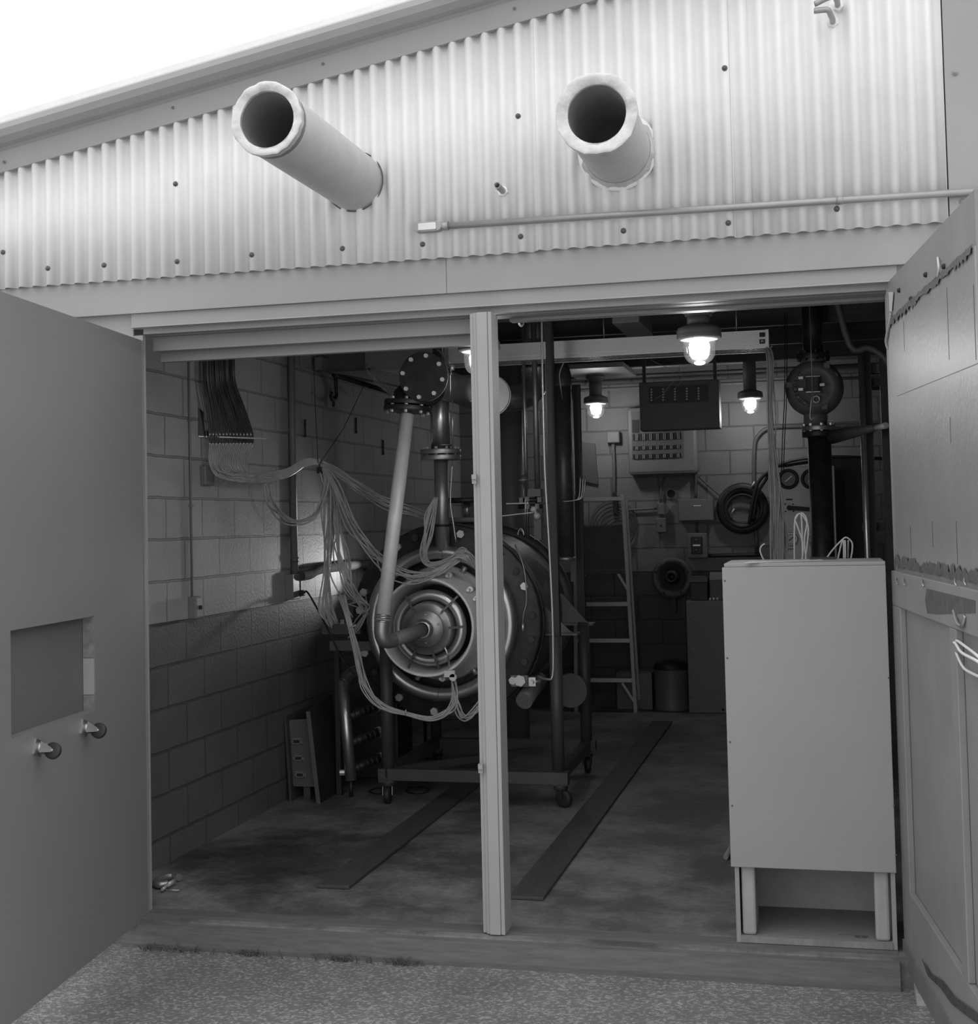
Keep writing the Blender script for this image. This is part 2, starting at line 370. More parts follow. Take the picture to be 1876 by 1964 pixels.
# fascia, header, stops
f1 = Y(856, 520, -.05).x
MB().box((-1.7, -.05, 2.522), (f1-.001, -.013, 2.71)).build('fascia', m_trim, wf)
MB().box((f1+.001, -.05, 2.522), (3.25, -.013, 2.71)).build('fascia', m_trim, wf)
hd = bpy.data.objects.new('trim_2', None); COL.objects.link(hd); struct(hd)
MB().box((-.47, -.03, 2.468), (2.66, -.0125, 2.5215)).build('header_board', m_trim, hd)
MB().box((-.47, -.038, 2.462), (2.66, -.0125, 2.4679)).build('drip_edge', m_post, hd)
MB().box((-.43, .0, 2.437), (2.622, .05, 2.46)).build('header_board', m_soffit, hd)
MB().box((-.43, .0505, 2.435), (2.622, .15, 2.46)).build('header_board', m_soffit, hd)
MB().box((-.43, .16, 2.335), (1.03, .20, 2.46)).build('door_stop', m_soffit, hd)
MB().box((-.43, .09, 2.375), (1.03, .155, 2.4345)).build('door_stop', m_soffit, hd)
MB().box((1.14, .16, 2.425), (2.622, .22, 2.46)).build('door_stop', m_soffit, hd)
struct(MB().box((-.47, -.0115, 0), (-.427, .012, 2.4315)).build('trim_3', m_trim))
struct(MB().box((2.622, -.012, 0), (2.6595, .15, 2.4595)).build('trim_4', m_trim))
ct = struct(MB().box((2.85, -.085, 2.55), (3.4, -.0501, 4.2)).build('trim_5', m_trim))
for u, v in ((1832, 140), (1846, 387), (1874, 380)):
    p = Y(u, v, -.085); MB().lathe(p, YN, [(.011, 0), (.011, .003), (.005, .004), (.005, .009), (.001, .01)], 12).build('screw', m_trim, ct)
# threshold
th = MB().prism([(-.48, -.16, -.105), (-.48, -.16, -.085), (-.48, -.148, -.012), (-.48, -.05, .004), (-.48, .03, .004), (-.48, .03, -.105)], (3.06, 0, 0))
struct(th.build('trim_6', mat('worn_threshold_wood', .115, .6, var=.25, vs=7, streak=(1, 9, 9))))

# ------------------------------------------------------------------ left door (door_1)
HL = V(-.427, -.012, 0); DL = V(.117, -.993, 0).normalized(); NL = V(.993, .117, 0).normalized()
def L3(u, v, off=0.): return PL(u, v, HL+NL*off, NL)
d1 = bpy.data.objects.new('door_1', None); COL.objects.link(d1); d1.location = HL; struct(d1); ORG['door_1'] = HL.copy()
zt, zb = 2.408, -.012
def ldoor(s0, s1, z0, z1, t0, t1, name, m):
    b = MB().obox(HL+DL*(s0+s1)/2+NL*(t0+t1)/2+ZU*(z0+z1)/2, DL*(s1-s0)/2, NL*(t1-t0)/2, ZU*(z1-z0)/2)
    return b.build(name, m, d1)
def sl(p): return (p-HL).dot(DL)
a, b_ = L3(20, 1208), L3(181, 1183); c_, d_ = L3(184, 1366), L3(26, 1412)
s0, s1 = sl(b_), sl(a); w0, w1 = (d_.z+c_.z)/2, (a.z+b_.z)/2
# door slab with a square cut-out through the inner skin
g = MB(); T = -.045
for q in ((0, s0, zb, zt), (s1, 1.51, zb, zt), (s0, s1, zb, w0), (s0, s1, w1, zt)):
    g.obox(HL+DL*(q[0]+q[1])/2+NL*(T/2)+ZU*(q[2]+q[3])/2, DL*(q[1]-q[0])/2, NL*abs(T)/2, ZU*(q[3]-q[2])/2)
g.build('inner_skin', m_doorL, d1)
ldoor(0, 1.51, zb, zt, -.052, -.0455, 'outer_skin', mat('bare_hardboard_skin', .12, .6))
m_core = mat('bare_door_core', .20, .8, var=.3, vs=30)
zz = [w0, w0+(w1-w0)*.17, w0+(w1-w0)*.56, w1]
for k in range(3): ldoor(s0+.0005, s0+.008, zz[k], zz[k+1]-.002, -.044, -.002, 'core_block', m_core if k != 1 else m_post)
ldoor(.001, .012, zb, zt, .0, .002, 'edge_strip', m_doorR)
def wheel_caster(parent, c, n, side, wr, sc=1.):
    """swivel caster: plate and fork reach along n, wheel turns about side"""
    c = Vector(c); upv = n.cross(side).normalized()
    cs = MB().obox(c+n*.004, side*.03*sc, upv*.03*sc, n*.004)
    cs.cyl(c+n*.008, c+n*.022, .02*sc, n=14)
    pl = cs.build('caster', m_steel, parent)
    wc = c+n*(.03+wr*1.1)*1+upv*.012*sc
    fk = MB()
    for k in (-1, 1): fk.prism([c+n*.022+side*k*.017*sc+upv*.02, c+n*.022+side*k*.017*sc-upv*.02, wc+side*k*.017*sc-upv*.008, wc+side*k*.017*sc+upv*.008], side*.003*k)
    fk.obox(c+n*.022, side*.02*sc, upv*.02, n*.002)
    fk.build('fork', m_steel, pl)
    MB().lathe(wc-side*.013*sc, side, [(.002, 0), (wr*.45, 0), (wr*.5, .002), (wr*.9, .002), (wr, .006), (wr, .020*sc), (wr*.9, .024*sc), (wr*.5, .024*sc), (.002, .026*sc)], 22).build('wheel', m_rubber, pl)
    MB().cyl(wc-side*.02*sc, wc+side*.02*sc, .005*sc, n=8).build('axle', m_bolt, pl)
for u, v in ((70, 1434), (160, 1396)):
    wheel_caster(d1, L3(u, v), NL, (DL*.9+ZU*.35).normalized(), .029, .9)

# ------------------------------------------------------------------ right door (door_2)
HR = V(2.625, -.016, 0); DR = V(.106, -.9944, 0).normalized(); NR = V(-.9944, -.106, 0).normalized()
def R3(u, v, off=0.): return PL(u, v, HR+NR*off, NR)
def sr(p): return (p-HR).dot(DR)
d2 = bpy.data.objects.new('door_2', None); COL.objects.link(d2); d2.location = HR; struct(d2); ORG['door_2'] = HR.copy()
def rdoor(s0, s1, z0, z1, t0, t1, name, m, bev=0.):
    return MB().obox(HR+DR*(s0+s1)/2+NR*(t0+t1)/2+ZU*(z0+z1)/2, DR*(s1-s0)/2, NR*(t1-t0)/2, ZU*(z1-z0)/2).build(name, m, d2, bev)
zrt, zrb, W2 = 2.46, -.03, 1.50
zmid = R3(1725, 1095).z; zlow = R3(1772, 1735).z
rdoor(0, W2, zrb, zrt, -.045, 0, 'slab', m_doorR)
zp = R3(1705, 620).z
rdoor(.02, W2, zmid+.03, zp, .0003, .006, 'plywood_sheet', mat('painted_plywood_sheet', .24, .38, var=.08, vs=5, bump=.12, bs=45))
# rail, stiles, lower rail standing proud of the panel
zrail = R3(1745, 1168).z
rdoor(0, W2, zrail, zmid, .0003, .022, 'rail', m_doorR, .003)
sst = sr(R3(1741, 1250))
rdoor(0, sst, zrb, zrail-.0005, .0003, .022, 'stile', m_doorR, .003)
s2a, s2b = sr(R3(1839, 1300)), sr(R3(1856, 1300))
rdoor(s2a, s2a+.09, zlow+.001, zrail-.0005, .0003, .022, 'stile', m_doorR, .003)
rdoor(sst+.0005, W2, zrb, zlow, .0003, .022, 'rail', m_doorR, .003)
rdoor(0, W2, zrb-.01, zrb+.075, .0225, .028, 'sweep', mat('door_sweep', .16, .5, var=.2))
# torn paper edges along the plywood
tr_ = MB(); rr = random.Random(3)
def ragged(z, sgn, amp, lift, off):
    m = 60; pts_t, pts_b = [], []
    for k in range(m+1):
        s = .02+(W2-.04)*k/m
        pts_t.append(HR+DR*s+ZU*(z+sgn*.004+rr.uniform(-.003, .003))+NR*off)
        pts_b.append(HR+DR*s+ZU*(z-sgn*rr.uniform(.012, .012+amp))+NR*(off+rr.uniform(0, lift)))
    vs = []; fs = []
    for a_, c__ in zip(pts_t, pts_b): vs += [a_, c__, a_-NR*.0008, c__-NR*.0008]
    for k in range(m): q = 4*k; fs += [(q, q+4, q+5, q+1), (q+2, q+3, q+7, q+6), (q, q+2, q+6, q+4), (q+1, q+5, q+7, q+3)]
    return vs, fs
MB().add(*ragged(zp+.004, 1, .022, .006, .0075)).build('torn_edge', mat('torn_grey_paper', .10, .8, var=.3, vs=40), d2)
MB().add(*ragged(zmid+.02, -1, .03, .006, .0075)).build('torn_edge', MATS['torn_grey_paper'], d2)
# bare patch, screws, hooked nails, loose strip on the edge
bp_ = [R3(1778, 1129, .0225), R3(1871, 1152, .0225), R3(1871, 1176, .0225), R3(1800, 1178, .0225), R3(1779, 1176, .0225), R3(1775, 1151, .0225)]
MB().prism(bp_, NR*.001).build('bare_patch', mat('bare_brown_patch', .085, .8, var=.3, vs=30), d2)
for u, v in ((1776, 527), (1811, 511), (1725, 557), (1748, 573)): MB().sphere(R3(u, v, .002), .009, 8, 6).build('screw_hole', m_ink, d2)
for u, v in ((1733, 1117), (1769, 1119), (1832, 1118), (1850, 1117), (1719, 1115)): MB().tube([R3(u, v-7, .023), R3(u, v, .032), R3(u+3, v+6, .03)], .003, 6).build('bent_nail', m_steeld, d2)
MB().tube([R3(1799, 494, .003), R3(1801, 515, .012), R3(1799, 533, .003)], .004, 6).build('torn_strip', m_white, d2)
MB().prism([R3(1705, 560, .004), R3(1714, 560, .004), R3(1711, 597, .004), R3(1707, 597, .004)], NR*.002).build('torn_strip', m_white, d2)
st_ = MB().tube([R3(1709, 600, .004), R3(1705, 625, .01), R3(1700, 655, .012), R3(1704, 670, .004)], .006, 6); st_.build('torn_strip', m_post, d2)
MB().tube([R3(1830, 1172, .022), R3(1836, 1195, .03), R3(1845, 1200, .03), R3(1852, 1180, .024)], .006, 6).build('knob', m_steeld, d2)
for u, v0, v1 in ((1733, 615, 675), (1816, 552, 690), (1867, 545, 690), (1746, 1010, 1068), (1788, 1000, 1050), (1834, 1000, 1082), (1822, 800, 850)):
    p_, q_ = R3(u, v0, .0065), R3(u+(v1-v0)*.035, v1, .0065); MB().bar(p_, q_, .0025, .0006, NR).build('crack', m_ink, d2)
p_, q_ = R3(1720, 760, .0065), R3(1876, 697, .0065); MB().bar(p_, q_, .002, .0008, NR).build('seam', m_boxd, d2)
rs_ = [R3(1768, 1838, .0285), R3(1785, 1868, .0285), R3(1806, 1880, .0285), R3(1830, 1912, .0285), R3(1876, 1945, .0285), R3(1876, 1964, .0285), R3(1850, 1945, .0285), R3(1825, 1925, .0285), R3(1805, 1896, .0285), R3(1780, 1872, .0285)]
MB().prism(rs_, NR*.0008).build('rot_stain', mat('rotten_paint', .05, .9, var=.5, vs=40), d2)
# rope loops on a nail in the right door
rp = MB()
nail = R3(1828, 1230, .004)
for k, pts in enumerate(([(1828, 1230, .01), (1836, 1229, .02), (1852, 1240, .03), (1880, 1263, .035), (1905, 1300, .03)], [(1828, 1230, .01), (1834, 1236, .03), (1845, 1252, .04), (1880, 1272, .045), (1905, 1300, .03)], [(1829, 1233, .01), (1836, 1256, .02), (1848, 1280, .02), (1866, 1292, .02), (1905, 1310, .03)])):
    rp.tube([R3(*p) for p in pts], .0042, 7)
tag(rp.build('rope', m_rope), 'white rope looped over a nail on the open right door', 'rope')

# ------------------------------------------------------------------ centre post
xa, xb = Y(934, 640, -.07).x, Y(946, 605, -.07).x
pz = thing('door_post', 'light grey painted post standing in the middle of the doorway', 'post', (1.09, -.06, 0))
MB().box((1.062, -.10, .004), (1.106, .0, 2.43)).build('post_face', m_post, pz, .003)
MB().box((1.030, -.075, .004), (1.0615, .02, 2.43)).build('stop_strip', m_post, pz, .002)
MB().box((1.048, -.088, .004), (1.0615, -.076, 2.43)).build('stop_strip', m_post, pz, .002)
MB().box((1.1065, -.095, .004), (1.122, .02, 2.43)).build('stop_strip', m_post, pz, .002)
for v in (913, 1468):
    c = Y(917 if v < 1000 else 934, v, -.10)
    MB().box((1.032, -.106, c.z-.03), (1.05, -.0885, c.z+.006)).box((1.034, -.118, c.z-.012), (1.052, -.105, c.z+.006)).build('strike_plate', m_trim, pz)

# ================================================================== OUTSIDE FITTINGS
def exhaust(label, x, z, ylen, ro, rc, ri, flash):
    t = thing('exhaust_duct', label, 'duct', (x, -.07, z))
    o = V(x, 0, z); yy = -ylen
    r2 = random.Random(int(x*100))
    MB().lathe(o, YN, [(rc*.97, -.1), (rc*.98, .3*ylen), (rc, ylen-.03)], 40).build('sleeve', m_duct, t)
    RR = []
    n = 40
    wob = [1+r2.uniform(-.022, .022) for _ in range(n)]; wob2 = [r2.uniform(-.007, .007) for _ in range(n)]
    for r, h, k in ((rc*1.0, ylen-.035, 0), (ro*.985, ylen-.03, .6), (ro*.995, ylen-.012, 1), (ro, ylen-.001, 1), (ro*.998, ylen, 1), (ro*.985, ylen+.001, 1), (ro*.7+ri*.3, ylen+.003, 1.), (ro*.3+ri*.7, ylen-.003, 1.2), (ri*1.02, ylen-.006, .4), (ri, ylen-.008, 0), (ri*.99, ylen-.03, 0)):
        RR.append([o+V(math.cos(2*math.pi*i/n)*r*(1+(wob[i]-1)*k), -(h+wob2[i]*k), math.sin(2*math.pi*i/n)*r*(1+(wob[i]-1)*k)) for i in range(n)])
    MB().rings(RR, False).build('end_collar', m_foil, t)
    MB().lathe(o, YN, [(rc*1.012, ylen-.062), (rc*1.02, ylen-.058), (rc*1.022, ylen-.034), (rc*1.01, ylen-.033)], 40).build('band', m_box, t)
    MB().lathe(o, YN, [(.001, .095), (ri*.985, .095), (ri*.985, ylen-.02)], 40).build('lining', m_soot, t)
    wv = [1+.03*math.sin(i*2.3)+r2.uniform(-.02, .03) for i in range(n)]
    if flash > 0:
        RR = [[o+V(math.cos(2*math.pi*i/n)*r*(wv[i] if k else 1), -h, math.sin(2*math.pi*i/n)*r*(wv[i] if k else 1)) for i in range(n)] for r, h, k in ((rc*.985, .10, 0), (rc*1.06, .085, 1), (rc*1.08, .08, 1))]
        MB().rings(RR, False).build('flashing', m_foil, t)
        RR = [[o+V(math.cos(2*math.pi*i/n)*r, -h, math.sin(2*math.pi*i/n)*r) for i in range(n)] for r, h in ((rc*.98, .078), (rc*1.17, .077), (rc*1.17, .075))]
        MB().rings(RR, False).build('wall_ring', m_sheet, t)
    else:
        MB().lathe(o, YN, [(rc*.985, .072), (rc*1.02, .08), (rc*1.03, .074)], 40).build('flashing', m_boxd, t)
    return t
p1 = Y(512, 243, -1.0); exhaust('long foil-rimmed exhaust duct sticking out at the left of the corrugated wall', .557, 3.0, 1.0, .129, .122, .098, 0)
exhaust('short wide exhaust duct with a crumpled foil collar above the conduit', 1.637, 3.03, .60, .147, .133, .104, 1)
# pipe nipple
c = Y(966, 368, -.075); e = Y(946, 353, -.17)
t = thing('pipe_nipple', 'small open pipe nipple with a hexagon nut on the corrugated wall', 'pipe', c)
cc_ = V(c.x, -.06, c.z)
MB().cyl(cc_, cc_+V(0, -.13, 0), .0125, n=16, caps=False).lathe(cc_, YN, [(.0125, .13), (.010, .13), (.010, .02)], 16).build('pipe', m_cond, t)
MB().cylf(cc_, YN, .022, .035, 6).build('hex_nut', m_galv, t)
# bent vents at the top
c1 = Y(1597, 44, -.075); c1.y = -.06
t = thing('bent_vent_pipe', 'lower bent vent pipe with an elbow near the top right of the siding', 'pipe', c1, 'bent vent pipes near the roof')
w0_, w1_, w2_ = c1+V(0, -.10, 0), Y(1590, 20, -.2), Y(1562, 21, -.2)
MB().tube([c1, c1+V(0, -.05, 0), Y(1594, 30, -.16), Y(1589, 20, -.2), Y(1580, 19, -.2), w2_], .011, 12).build('pipe', m_cond, t)
MB().cylf(c1, YN, .022, .03, 6).build('hex_nut', m_galv, t)
MB().cylf(w2_, (w2_-w1_), .0105, .0015, 16).build('open_end', m_soot, t)
c1 = Y(1606, 12, -.075); c1.y = -.06
t = thing('bent_vent_pipe', 'upper bent vent pipe cut by the top of the picture', 'pipe', c1, 'bent vent pipes near the roof')
w2_ = Y(1563, 8, -.2)
MB().tube([c1, c1+V(0, -.06, 0), Y(1600, -6, -.17), Y(1585, -3, -.2), w2_], .011, 12).build('pipe', m_cond, t)
MB().cylf(c1, YN, .022, .03, 6).build('hex_nut', m_galv, t)
MB().cylf(w2_, V(-1, 0, -.2), .0105, .0015, 16).build('open_end', m_soot, t)
# conduit along the wall
a = Y(850, 434, -.10); b = Y(1876, 367, -.10)
t = thing('wall_conduit', 'grey conduit running along the bottom of the corrugated wall', 'conduit', (a.x, -.1, a.z))
zc = a.z; b2 = V(3.4, -.10, zc+(b.z-a.z)*(3.4-a.x)/(b.x-a.x))
MB().cyl(V(a.x, -.10, zc), b2, .0135, n=16).build('tube', m_cond, t)
md = a.lerp(b2, .62); MB().cyl(md-V(.012, 0, 0), md+V(.012, 0, 0), .0155, n=14).build('coupling', m_cond, t)
x0, x1 = Y(796, 437, -.11).x, Y(846, 434, -.11).x
MB().box((x0+.015, -.12, zc-.02), (x1-.015, -.08, zc+.02)).cyl(V(x0+.016, -.12, zc), V(x0+.016, -.08, zc), .020, n=16).cyl(V(x1-.016, -.12, zc), V(x1-.016, -.08, zc), .020, n=16).build('conduit_body', m_cond, t, .003)
MB().cyl(V(x1-.01, -.10, zc), V(x1+.028, -.10, zc), .0175, n=16).build('hub', m_cond, t)
MB().box((x0+.016, -.1235, zc-.014), (x1-.018, -.1201, zc+.014)).build('cover_plate', m_galv, t, .002)
#@@INTERIOR
# ================================================================== LAMPS
def jelly_lamp(p, zc, label, r=.102, first=None):
    """p = rim centre, zc = height of what the box hangs from"""
    t = thing('jar_lamp', label, 'lamp', p, 'lit jar lamps under the ceiling')
    h = zc-p.z
    MB().lathe(p, ZU, [(.001, h), (.078, h), (.078, h-.028), (.062, h-.03), (.062, h-.045), (.054, h-.047), (.001, h-.048)], 24).build('mounting_box', m_box, t)
    MB().cyl(p+ZU*.07, p+ZU*(h-.045), .052, n=20).build('stem', m_box, t)
    MB().lathe(p, ZU, [(r*.82, 0), (r, .008), (r*1.0, .022), (r*.97, .03), (r*1.0, .038), (r*.93, .055), (r*.6, .068), (.045, .075), (.0445, .062), (r*.55, .055), (r*.80, .03), (r*.82, 0)], 32).build('canopy', m_box, t)
    MB().lathe(p, ZU, [(r*.80, .012), (.03, .014), (.001, .014)], 28).build('reflector', m_white, t)
    gl = [(r*.72, .011), (r*.72, -.03), (r*.70, -.06)]+[(r*.70*math.cos(a), -.06-r*.55*math.sin(a)) for a in (.35, .7, 1.0, 1.25, 1.45)]+[(.0012, -.06-r*.55)]
    MB().lathe(p, ZU, gl, 28).build('globe', m_globe, t)
    MB().sphere(p-ZU*.034, .048, 24, 20).cyl(p-ZU*.01, p+ZU*.01, .022, n=14).build('bulb', m_bulb, t)
    ld = bpy.data.lights.new('lamp_light', 'POINT'); ld.energy = LAMP_W; ld.shadow_soft_size = .05
    lo = bpy.data.objects.new('lamp_light', ld); COL.objects.link(lo); lo.location = p-ZU*.135
    return t
lp1 = Y(1341, 652, 1.0); lp2 = Y(919, 675, 1.05); lp3 = Y(1143, 775, 6.0); lp4 = Y(1439, 765, 6.0)
jelly_lamp(lp1, 2.569, 'lit jar lamp hanging close behind the right doorway header, in front of the cable tray')
jelly_lamp(lp2, 2.569, 'lit jar lamp half hidden behind the doorway post')
jelly_lamp(lp3, Y(1143, 721, 6.0).z, 'lit jar lamp at the back between the tall pipe and the breaker panel')
jelly_lamp(lp4, ZC-.001, 'lit jar lamp at the back right of the hanging terminal box')
# beam the two front lamps hang from
tag(MB().box((XL+.001, .90, 2.570), (XR-.001, 1.16, ZC-.161)).build('ceiling_beam', m_wood), 'dark wooden ceiling beam carrying the two front lamps', 'beam')

# ================================================================== CABLE TRAY
TY = 2.90
tl = Y(608, 690, TY); trr = Y(1473, 645, TY)
x0, x1 = XL+.003, trr.x
zt = Y(1300, 642, TY).z; zb2 = Y(1300, 676, TY).z
t = thing('cable_tray', 'long metal cable tray with a mesh bottom running across the bay', 'tray', (x0, TY, zb2))
xm = Y(716, 690, TY).x
MB().box((xm, TY, zb2+.012), (x1, TY+.003, zt)).box((xm, TY-.006, zt-.006), (x1, TY, zt)).box((xm, TY-.004, zb2+.028), (x1, TY, zb2+.036)).box((xm, TY-.008, zb2), (x1, TY+.012, zb2+.0125)).build('side_panel', m_galv, t)
MB().box((x0, TY+.02, zb2-.005), (xm-.002, TY+.024, zt+.02)).box((x0, TY+.004, zb2-.01), (xm-.002, TY+.02, zb2-.004)).build('left_panel', m_boxd, t)
MB().box((xm, TY+.24, zb2+.012), (x1, TY+.243, zt)).build('side_panel', m_galv, t)
ms = MB()
k = xm
while k < x1-.02:
    ms.bar((k, TY+.004, zb2+.004), (k+.06, TY+.238, zb2+.004), .006, .004); ms.bar((k+.06, TY+.004, zb2+.007), (k, TY+.238, zb2+.007), .006, .004); k += .026
ms.build('mesh_bottom', m_galv, t)
MB().box((xm, TY+.0045, zb2), (x1, TY+.016, zb2+.003)).box((xm, TY+.225, zb2), (x1, TY+.238, zb2+.003)).build('edge_strip', m_galv, t)
jx = Y(861, 675, TY).x
MB().box((xm-.05, TY-.012, zb2+.0005), (jx, TY-.0085, zt+.012)).build('splice_plate', m_cond, t)
for u, v in ((1462, 642), (1462, 655)):
    q = Y(u, v, TY-.0065); pl = MB().box((q.x-.016, TY-.0095, q.z-.013), (q.x+.016, TY-.0065, q.z+.013)).build('black_label', m_ink, t)
    if v == 655: text_on(t, 'M', .02, (q.x, TY-.0105, q.z), (1, 0, 0), (0, 0, 1), m_galv)
MB().box((x1-.012, TY-.001, zb2), (x1+.004, TY+.245, zt+.004)).build('end_cap', m_galv, t)
for xx in (-.2, 1.1, 1.9): MB().cyl((xx, TY+.12, zb2+.01), (xx, TY+.12, ZC), .005, n=6).build('hanger_rod', m_steeld, t)

# ================================================================== HELPERS FOR TUBE BUNDLES
def bundle(t, path, n, spread, r, m, name='tube', seed=1, ends=None, segs=7):
    """n separate tubes following path; spread = list of half widths per point"""
    rr = random.Random(seed)
    for k in range(n):
        a = rr.uniform(0, 6.28); q = math.sqrt(rr.random()); pts = []
        ph = rr.uniform(-.4, .4)
        for i, p in enumerate(path):
            sp = spread[i] if isinstance(spread, (list, tuple)) else spread
            aa = a+ph*i
            jx, jz = (rr.gauss(0, .45)*sp, rr.gauss(0, .45)*sp) if 0 < i < len(path)-1 else (0, 0)
            pts.append(Vector(p)+V(jx, jx*.4, jz)+V(math.cos(aa)*q*sp, math.sin(aa*1.3)*q*sp*.6, math.sin(aa)*q*sp))
        MB().tube(pts, r, 6, sub=5).build(name, m, t)

# ================================================================== TUBES ON THE LEFT WALL
t = thing('tube_bracket', 'black bracket plate on the left block wall holding the plastic tubes', 'bracket', X(384, 838, XL))
q0 = X(381, 838, XL+.004); q1 = Y(512, 845, 1.55)
dv = (q1-q0); dv.z = 0; dv.normalize(); sd = V(dv.y, -dv.x, 0)
if sd.y > 0: sd = -sd
e0 = V(q0.x, q0.y, q0.z); ln = (q1-q0).length
MB().prism([e0, e0+dv*ln, e0+dv*ln+V(0, .02, 0), e0+V(0, .10, 0)], ZU*.006).build('plate', m_steeld, t)
MB().prism([e0+ZU*.006, e0+dv*.11+ZU*.006, e0+dv*.07+ZU*.035, e0+dv*.035+ZU*.035, e0+dv*.032+ZU*.13, e0+dv*.002+ZU*.15], V(0, .004, 0)).build('wall_arm', m_black, t)
tb = thing('plastic_tube_bank', 'wide ribbon of plastic tubes dropping from the ceiling through the wall bracket', 'tubing', q0, 'plastic pressure tubing')
m_dktube = mat('dark_plastic_tube', .05, .35, var=.3, vs=8)
rr = random.Random(5); NT = 26
ends_bank = []
tie = Y(614, 889, 2.15)
for k in range(NT):
    f = k/(NT-1); yy = 1.12+.16*f+.06*rr.random()
    u0 = 389+60*f+rr.uniform(-1, 1); ub = 402+82*f; v0 = 640
    pl_y = q0.y+(1.55-q0.y)*f+.03
    p = [Y(u0, 560, yy), Y(u0, 660, yy), Y(u0+1, 730, yy), Y(u0+8+10*f, 780, (yy+pl_y)/2), Y(ub, 828, pl_y), Y(ub+1, 850, pl_y), Y(402+72*f, 888, pl_y+.02), Y(424+56*f, 905+8*(1-f)+rr.uniform(-6, 6), pl_y+.05),
         Y(500, 917+rr.uniform(-9, 9), 1.75), Y(548, 908+rr.uniform(-9, 9), 1.95), Y(586, 887+rr.uniform(-7, 7), 2.1), Y(614, 885+rr.uniform(-6, 6), 2.17)]
    MB().tube(p[:6], .0046, 6, sub=4).build('tube', m_dktube, tb)
    MB().tube(p[5:], .0044, 6, sub=4).build('tube', m_clear, tb)
    for vv in (833, 851):
        c = Y(ub, vv, pl_y)
        if k % 2 == 0: MB().cyl(c-ZU*.008, c+ZU*.008, .0055, n=8).build('ferrule', m_brass, tb)
# strings holding the bundle
tag(MB().tube([Y(600, 560, 2.2), Y(601, 660, 2.2), Y(604, 760, 2.17), Y(610, 888, 2.15)], .0022, 5).build('string', m_ink), 'dark string hanging straight down to the tube bundle clip', 'string', 'strings holding the tube bundle')
tag(MB().tube([X(700, 735, XL+.01), Y(660, 820, 2.35), Y(613, 890, 2.15)], .0022, 5, False).build('string', m_ink), 'dark string slanting from the left wall to the tube bundle clip', 'string', 'strings holding the tube bundle')
c = Y(613, 902, 2.15)
tag(MB().box(c-V(.014, .01, .018), c+V(.014, .01, .018)).cyl(c+ZU*.018, c+ZU*.034, .004, n=8).build('cable_clip', m_ink), 'small black clip under the hanging tube bundle', 'clip')
# fans below the tie
def fan(label, path, n, spread, seed, r=.0047, m=None):
    t = thing('tube_bundle', label, 'tubing', path[0], 'plastic pressure tubing')
    bundle(t, path, n, spread, r, m or m_clear, seed=seed); return t
fan('loop of plastic tubes sagging in front of the left wall conduit', [Y(513, 930, 1.8), Y(520, 960, 1.85), Y(543, 995, 2.0), Y(575, 1004, 2.1), Y(605, 990, 2.15), Y(622, 955, 2.15), Y(626, 915, 2.15), Y(616, 890, 2.17)], 6, [.02, .02, .02, .018, .018, .018, .02, .012], 11)
fan('dense hank of plastic tubes falling straight down the lit wall', [Y(616, 890, 2.17), Y(630, 925, 2.17), Y(632, 1000, 2.2), Y(629, 1090, 2.2), Y(632, 1160, 2.22), Y(640, 1198, 2.25)], 12, [.012, .025, .028, .025, .03, .03], 12)
fan('spreading plastic tubes from the clip towards the fittings beside the machine', [Y(616, 890, 2.17), Y(640, 930, 2.17), Y(642, 1010, 2.15), Y(654, 1080, 2.15), Y(668, 1140, 2.15), Y(690, 1168, 2.2)], 12, [.012, .022, .03, .05, .05, .06], 13)
fan('plastic tubes sweeping right behind the leaning pipe', [Y(616, 887, 2.17), Y(648, 908, 2.25), Y(700, 945, 2.4), Y(745, 965, 2.5), Y(800, 985, 2.6), Y(845, 1003, 2.7)], 8, [.012, .015, .018, .02, .02, .02], 14)
fan('plastic tubes slanting down from the clip to the front of the machine', [Y(616, 889, 2.17), Y(642, 930, 2.15), Y(668, 1000, 2.1), Y(705, 1050, 2.05), Y(745, 1085, 2.05), Y(790, 1105, 2.08), Y(838, 1098, 2.1), Y(878, 1072, 2.15)], 12, [.012, .02, .03, .035, .04, .03, .025, .03], 15)
fan('plastic tubes dropping beside the upright pipe onto the machine', [Y(836, 955, 2.3), Y(826, 985, 2.28), Y(820, 1025, 2.25), Y(815, 1060, 2.2), Y(824, 1085, 2.15), Y(858, 1080, 2.15), Y(892, 1062, 2.15), Y(915, 1085, 2.2)], 10, [.01, .02, .025, .02, .02, .02, .025, .02], 16)
fan('plastic tubes looping under the machine flange', [Y(655, 1140, 2.1), Y(668, 1185, 2.0), Y(686, 1250, 2.0), Y(702, 1310, 2.0), Y(735, 1352, 2.0), Y(780, 1367, 2.0), Y(825, 1379, 2.02), Y(862, 1362, 2.05), Y(873, 1335, 2.1), Y(868, 1295, 2.12)], 8, [.02, .012, .016, .02, .018, .012, .014, .014, .012, .01], 17)
fan('short hank of plastic tubes hooked up to the ring pipe beside the post', [Y(873, 1335, 2.1), Y(878, 1360, 2.08), Y(893, 1377, 2.05), Y(915, 1365, 2.05), Y(935, 1330, 2.1)], 7, [.01, .015, .018, .02, .02], 18)
fan('pale tubes fanned out beside the lower end of the leaning pipe', [Y(668, 1150, 2.2), Y(690, 1150, 2.2), Y(702, 1165, 2.25), Y(690, 1195, 2.25), Y(672, 1215, 2.25)], 7, [.03, .04, .03, .03, .03], 19, .003, m_wire)
c = Y(677, 1201, 2.0); tag(MB().cyl(Y(671, 1204, 1.985), Y(683, 1199, 1.985), .004, n=8).build('cable_tie', m_wire), 'white cable tie around the tubes left of the pipe elbow', 'cable tie')
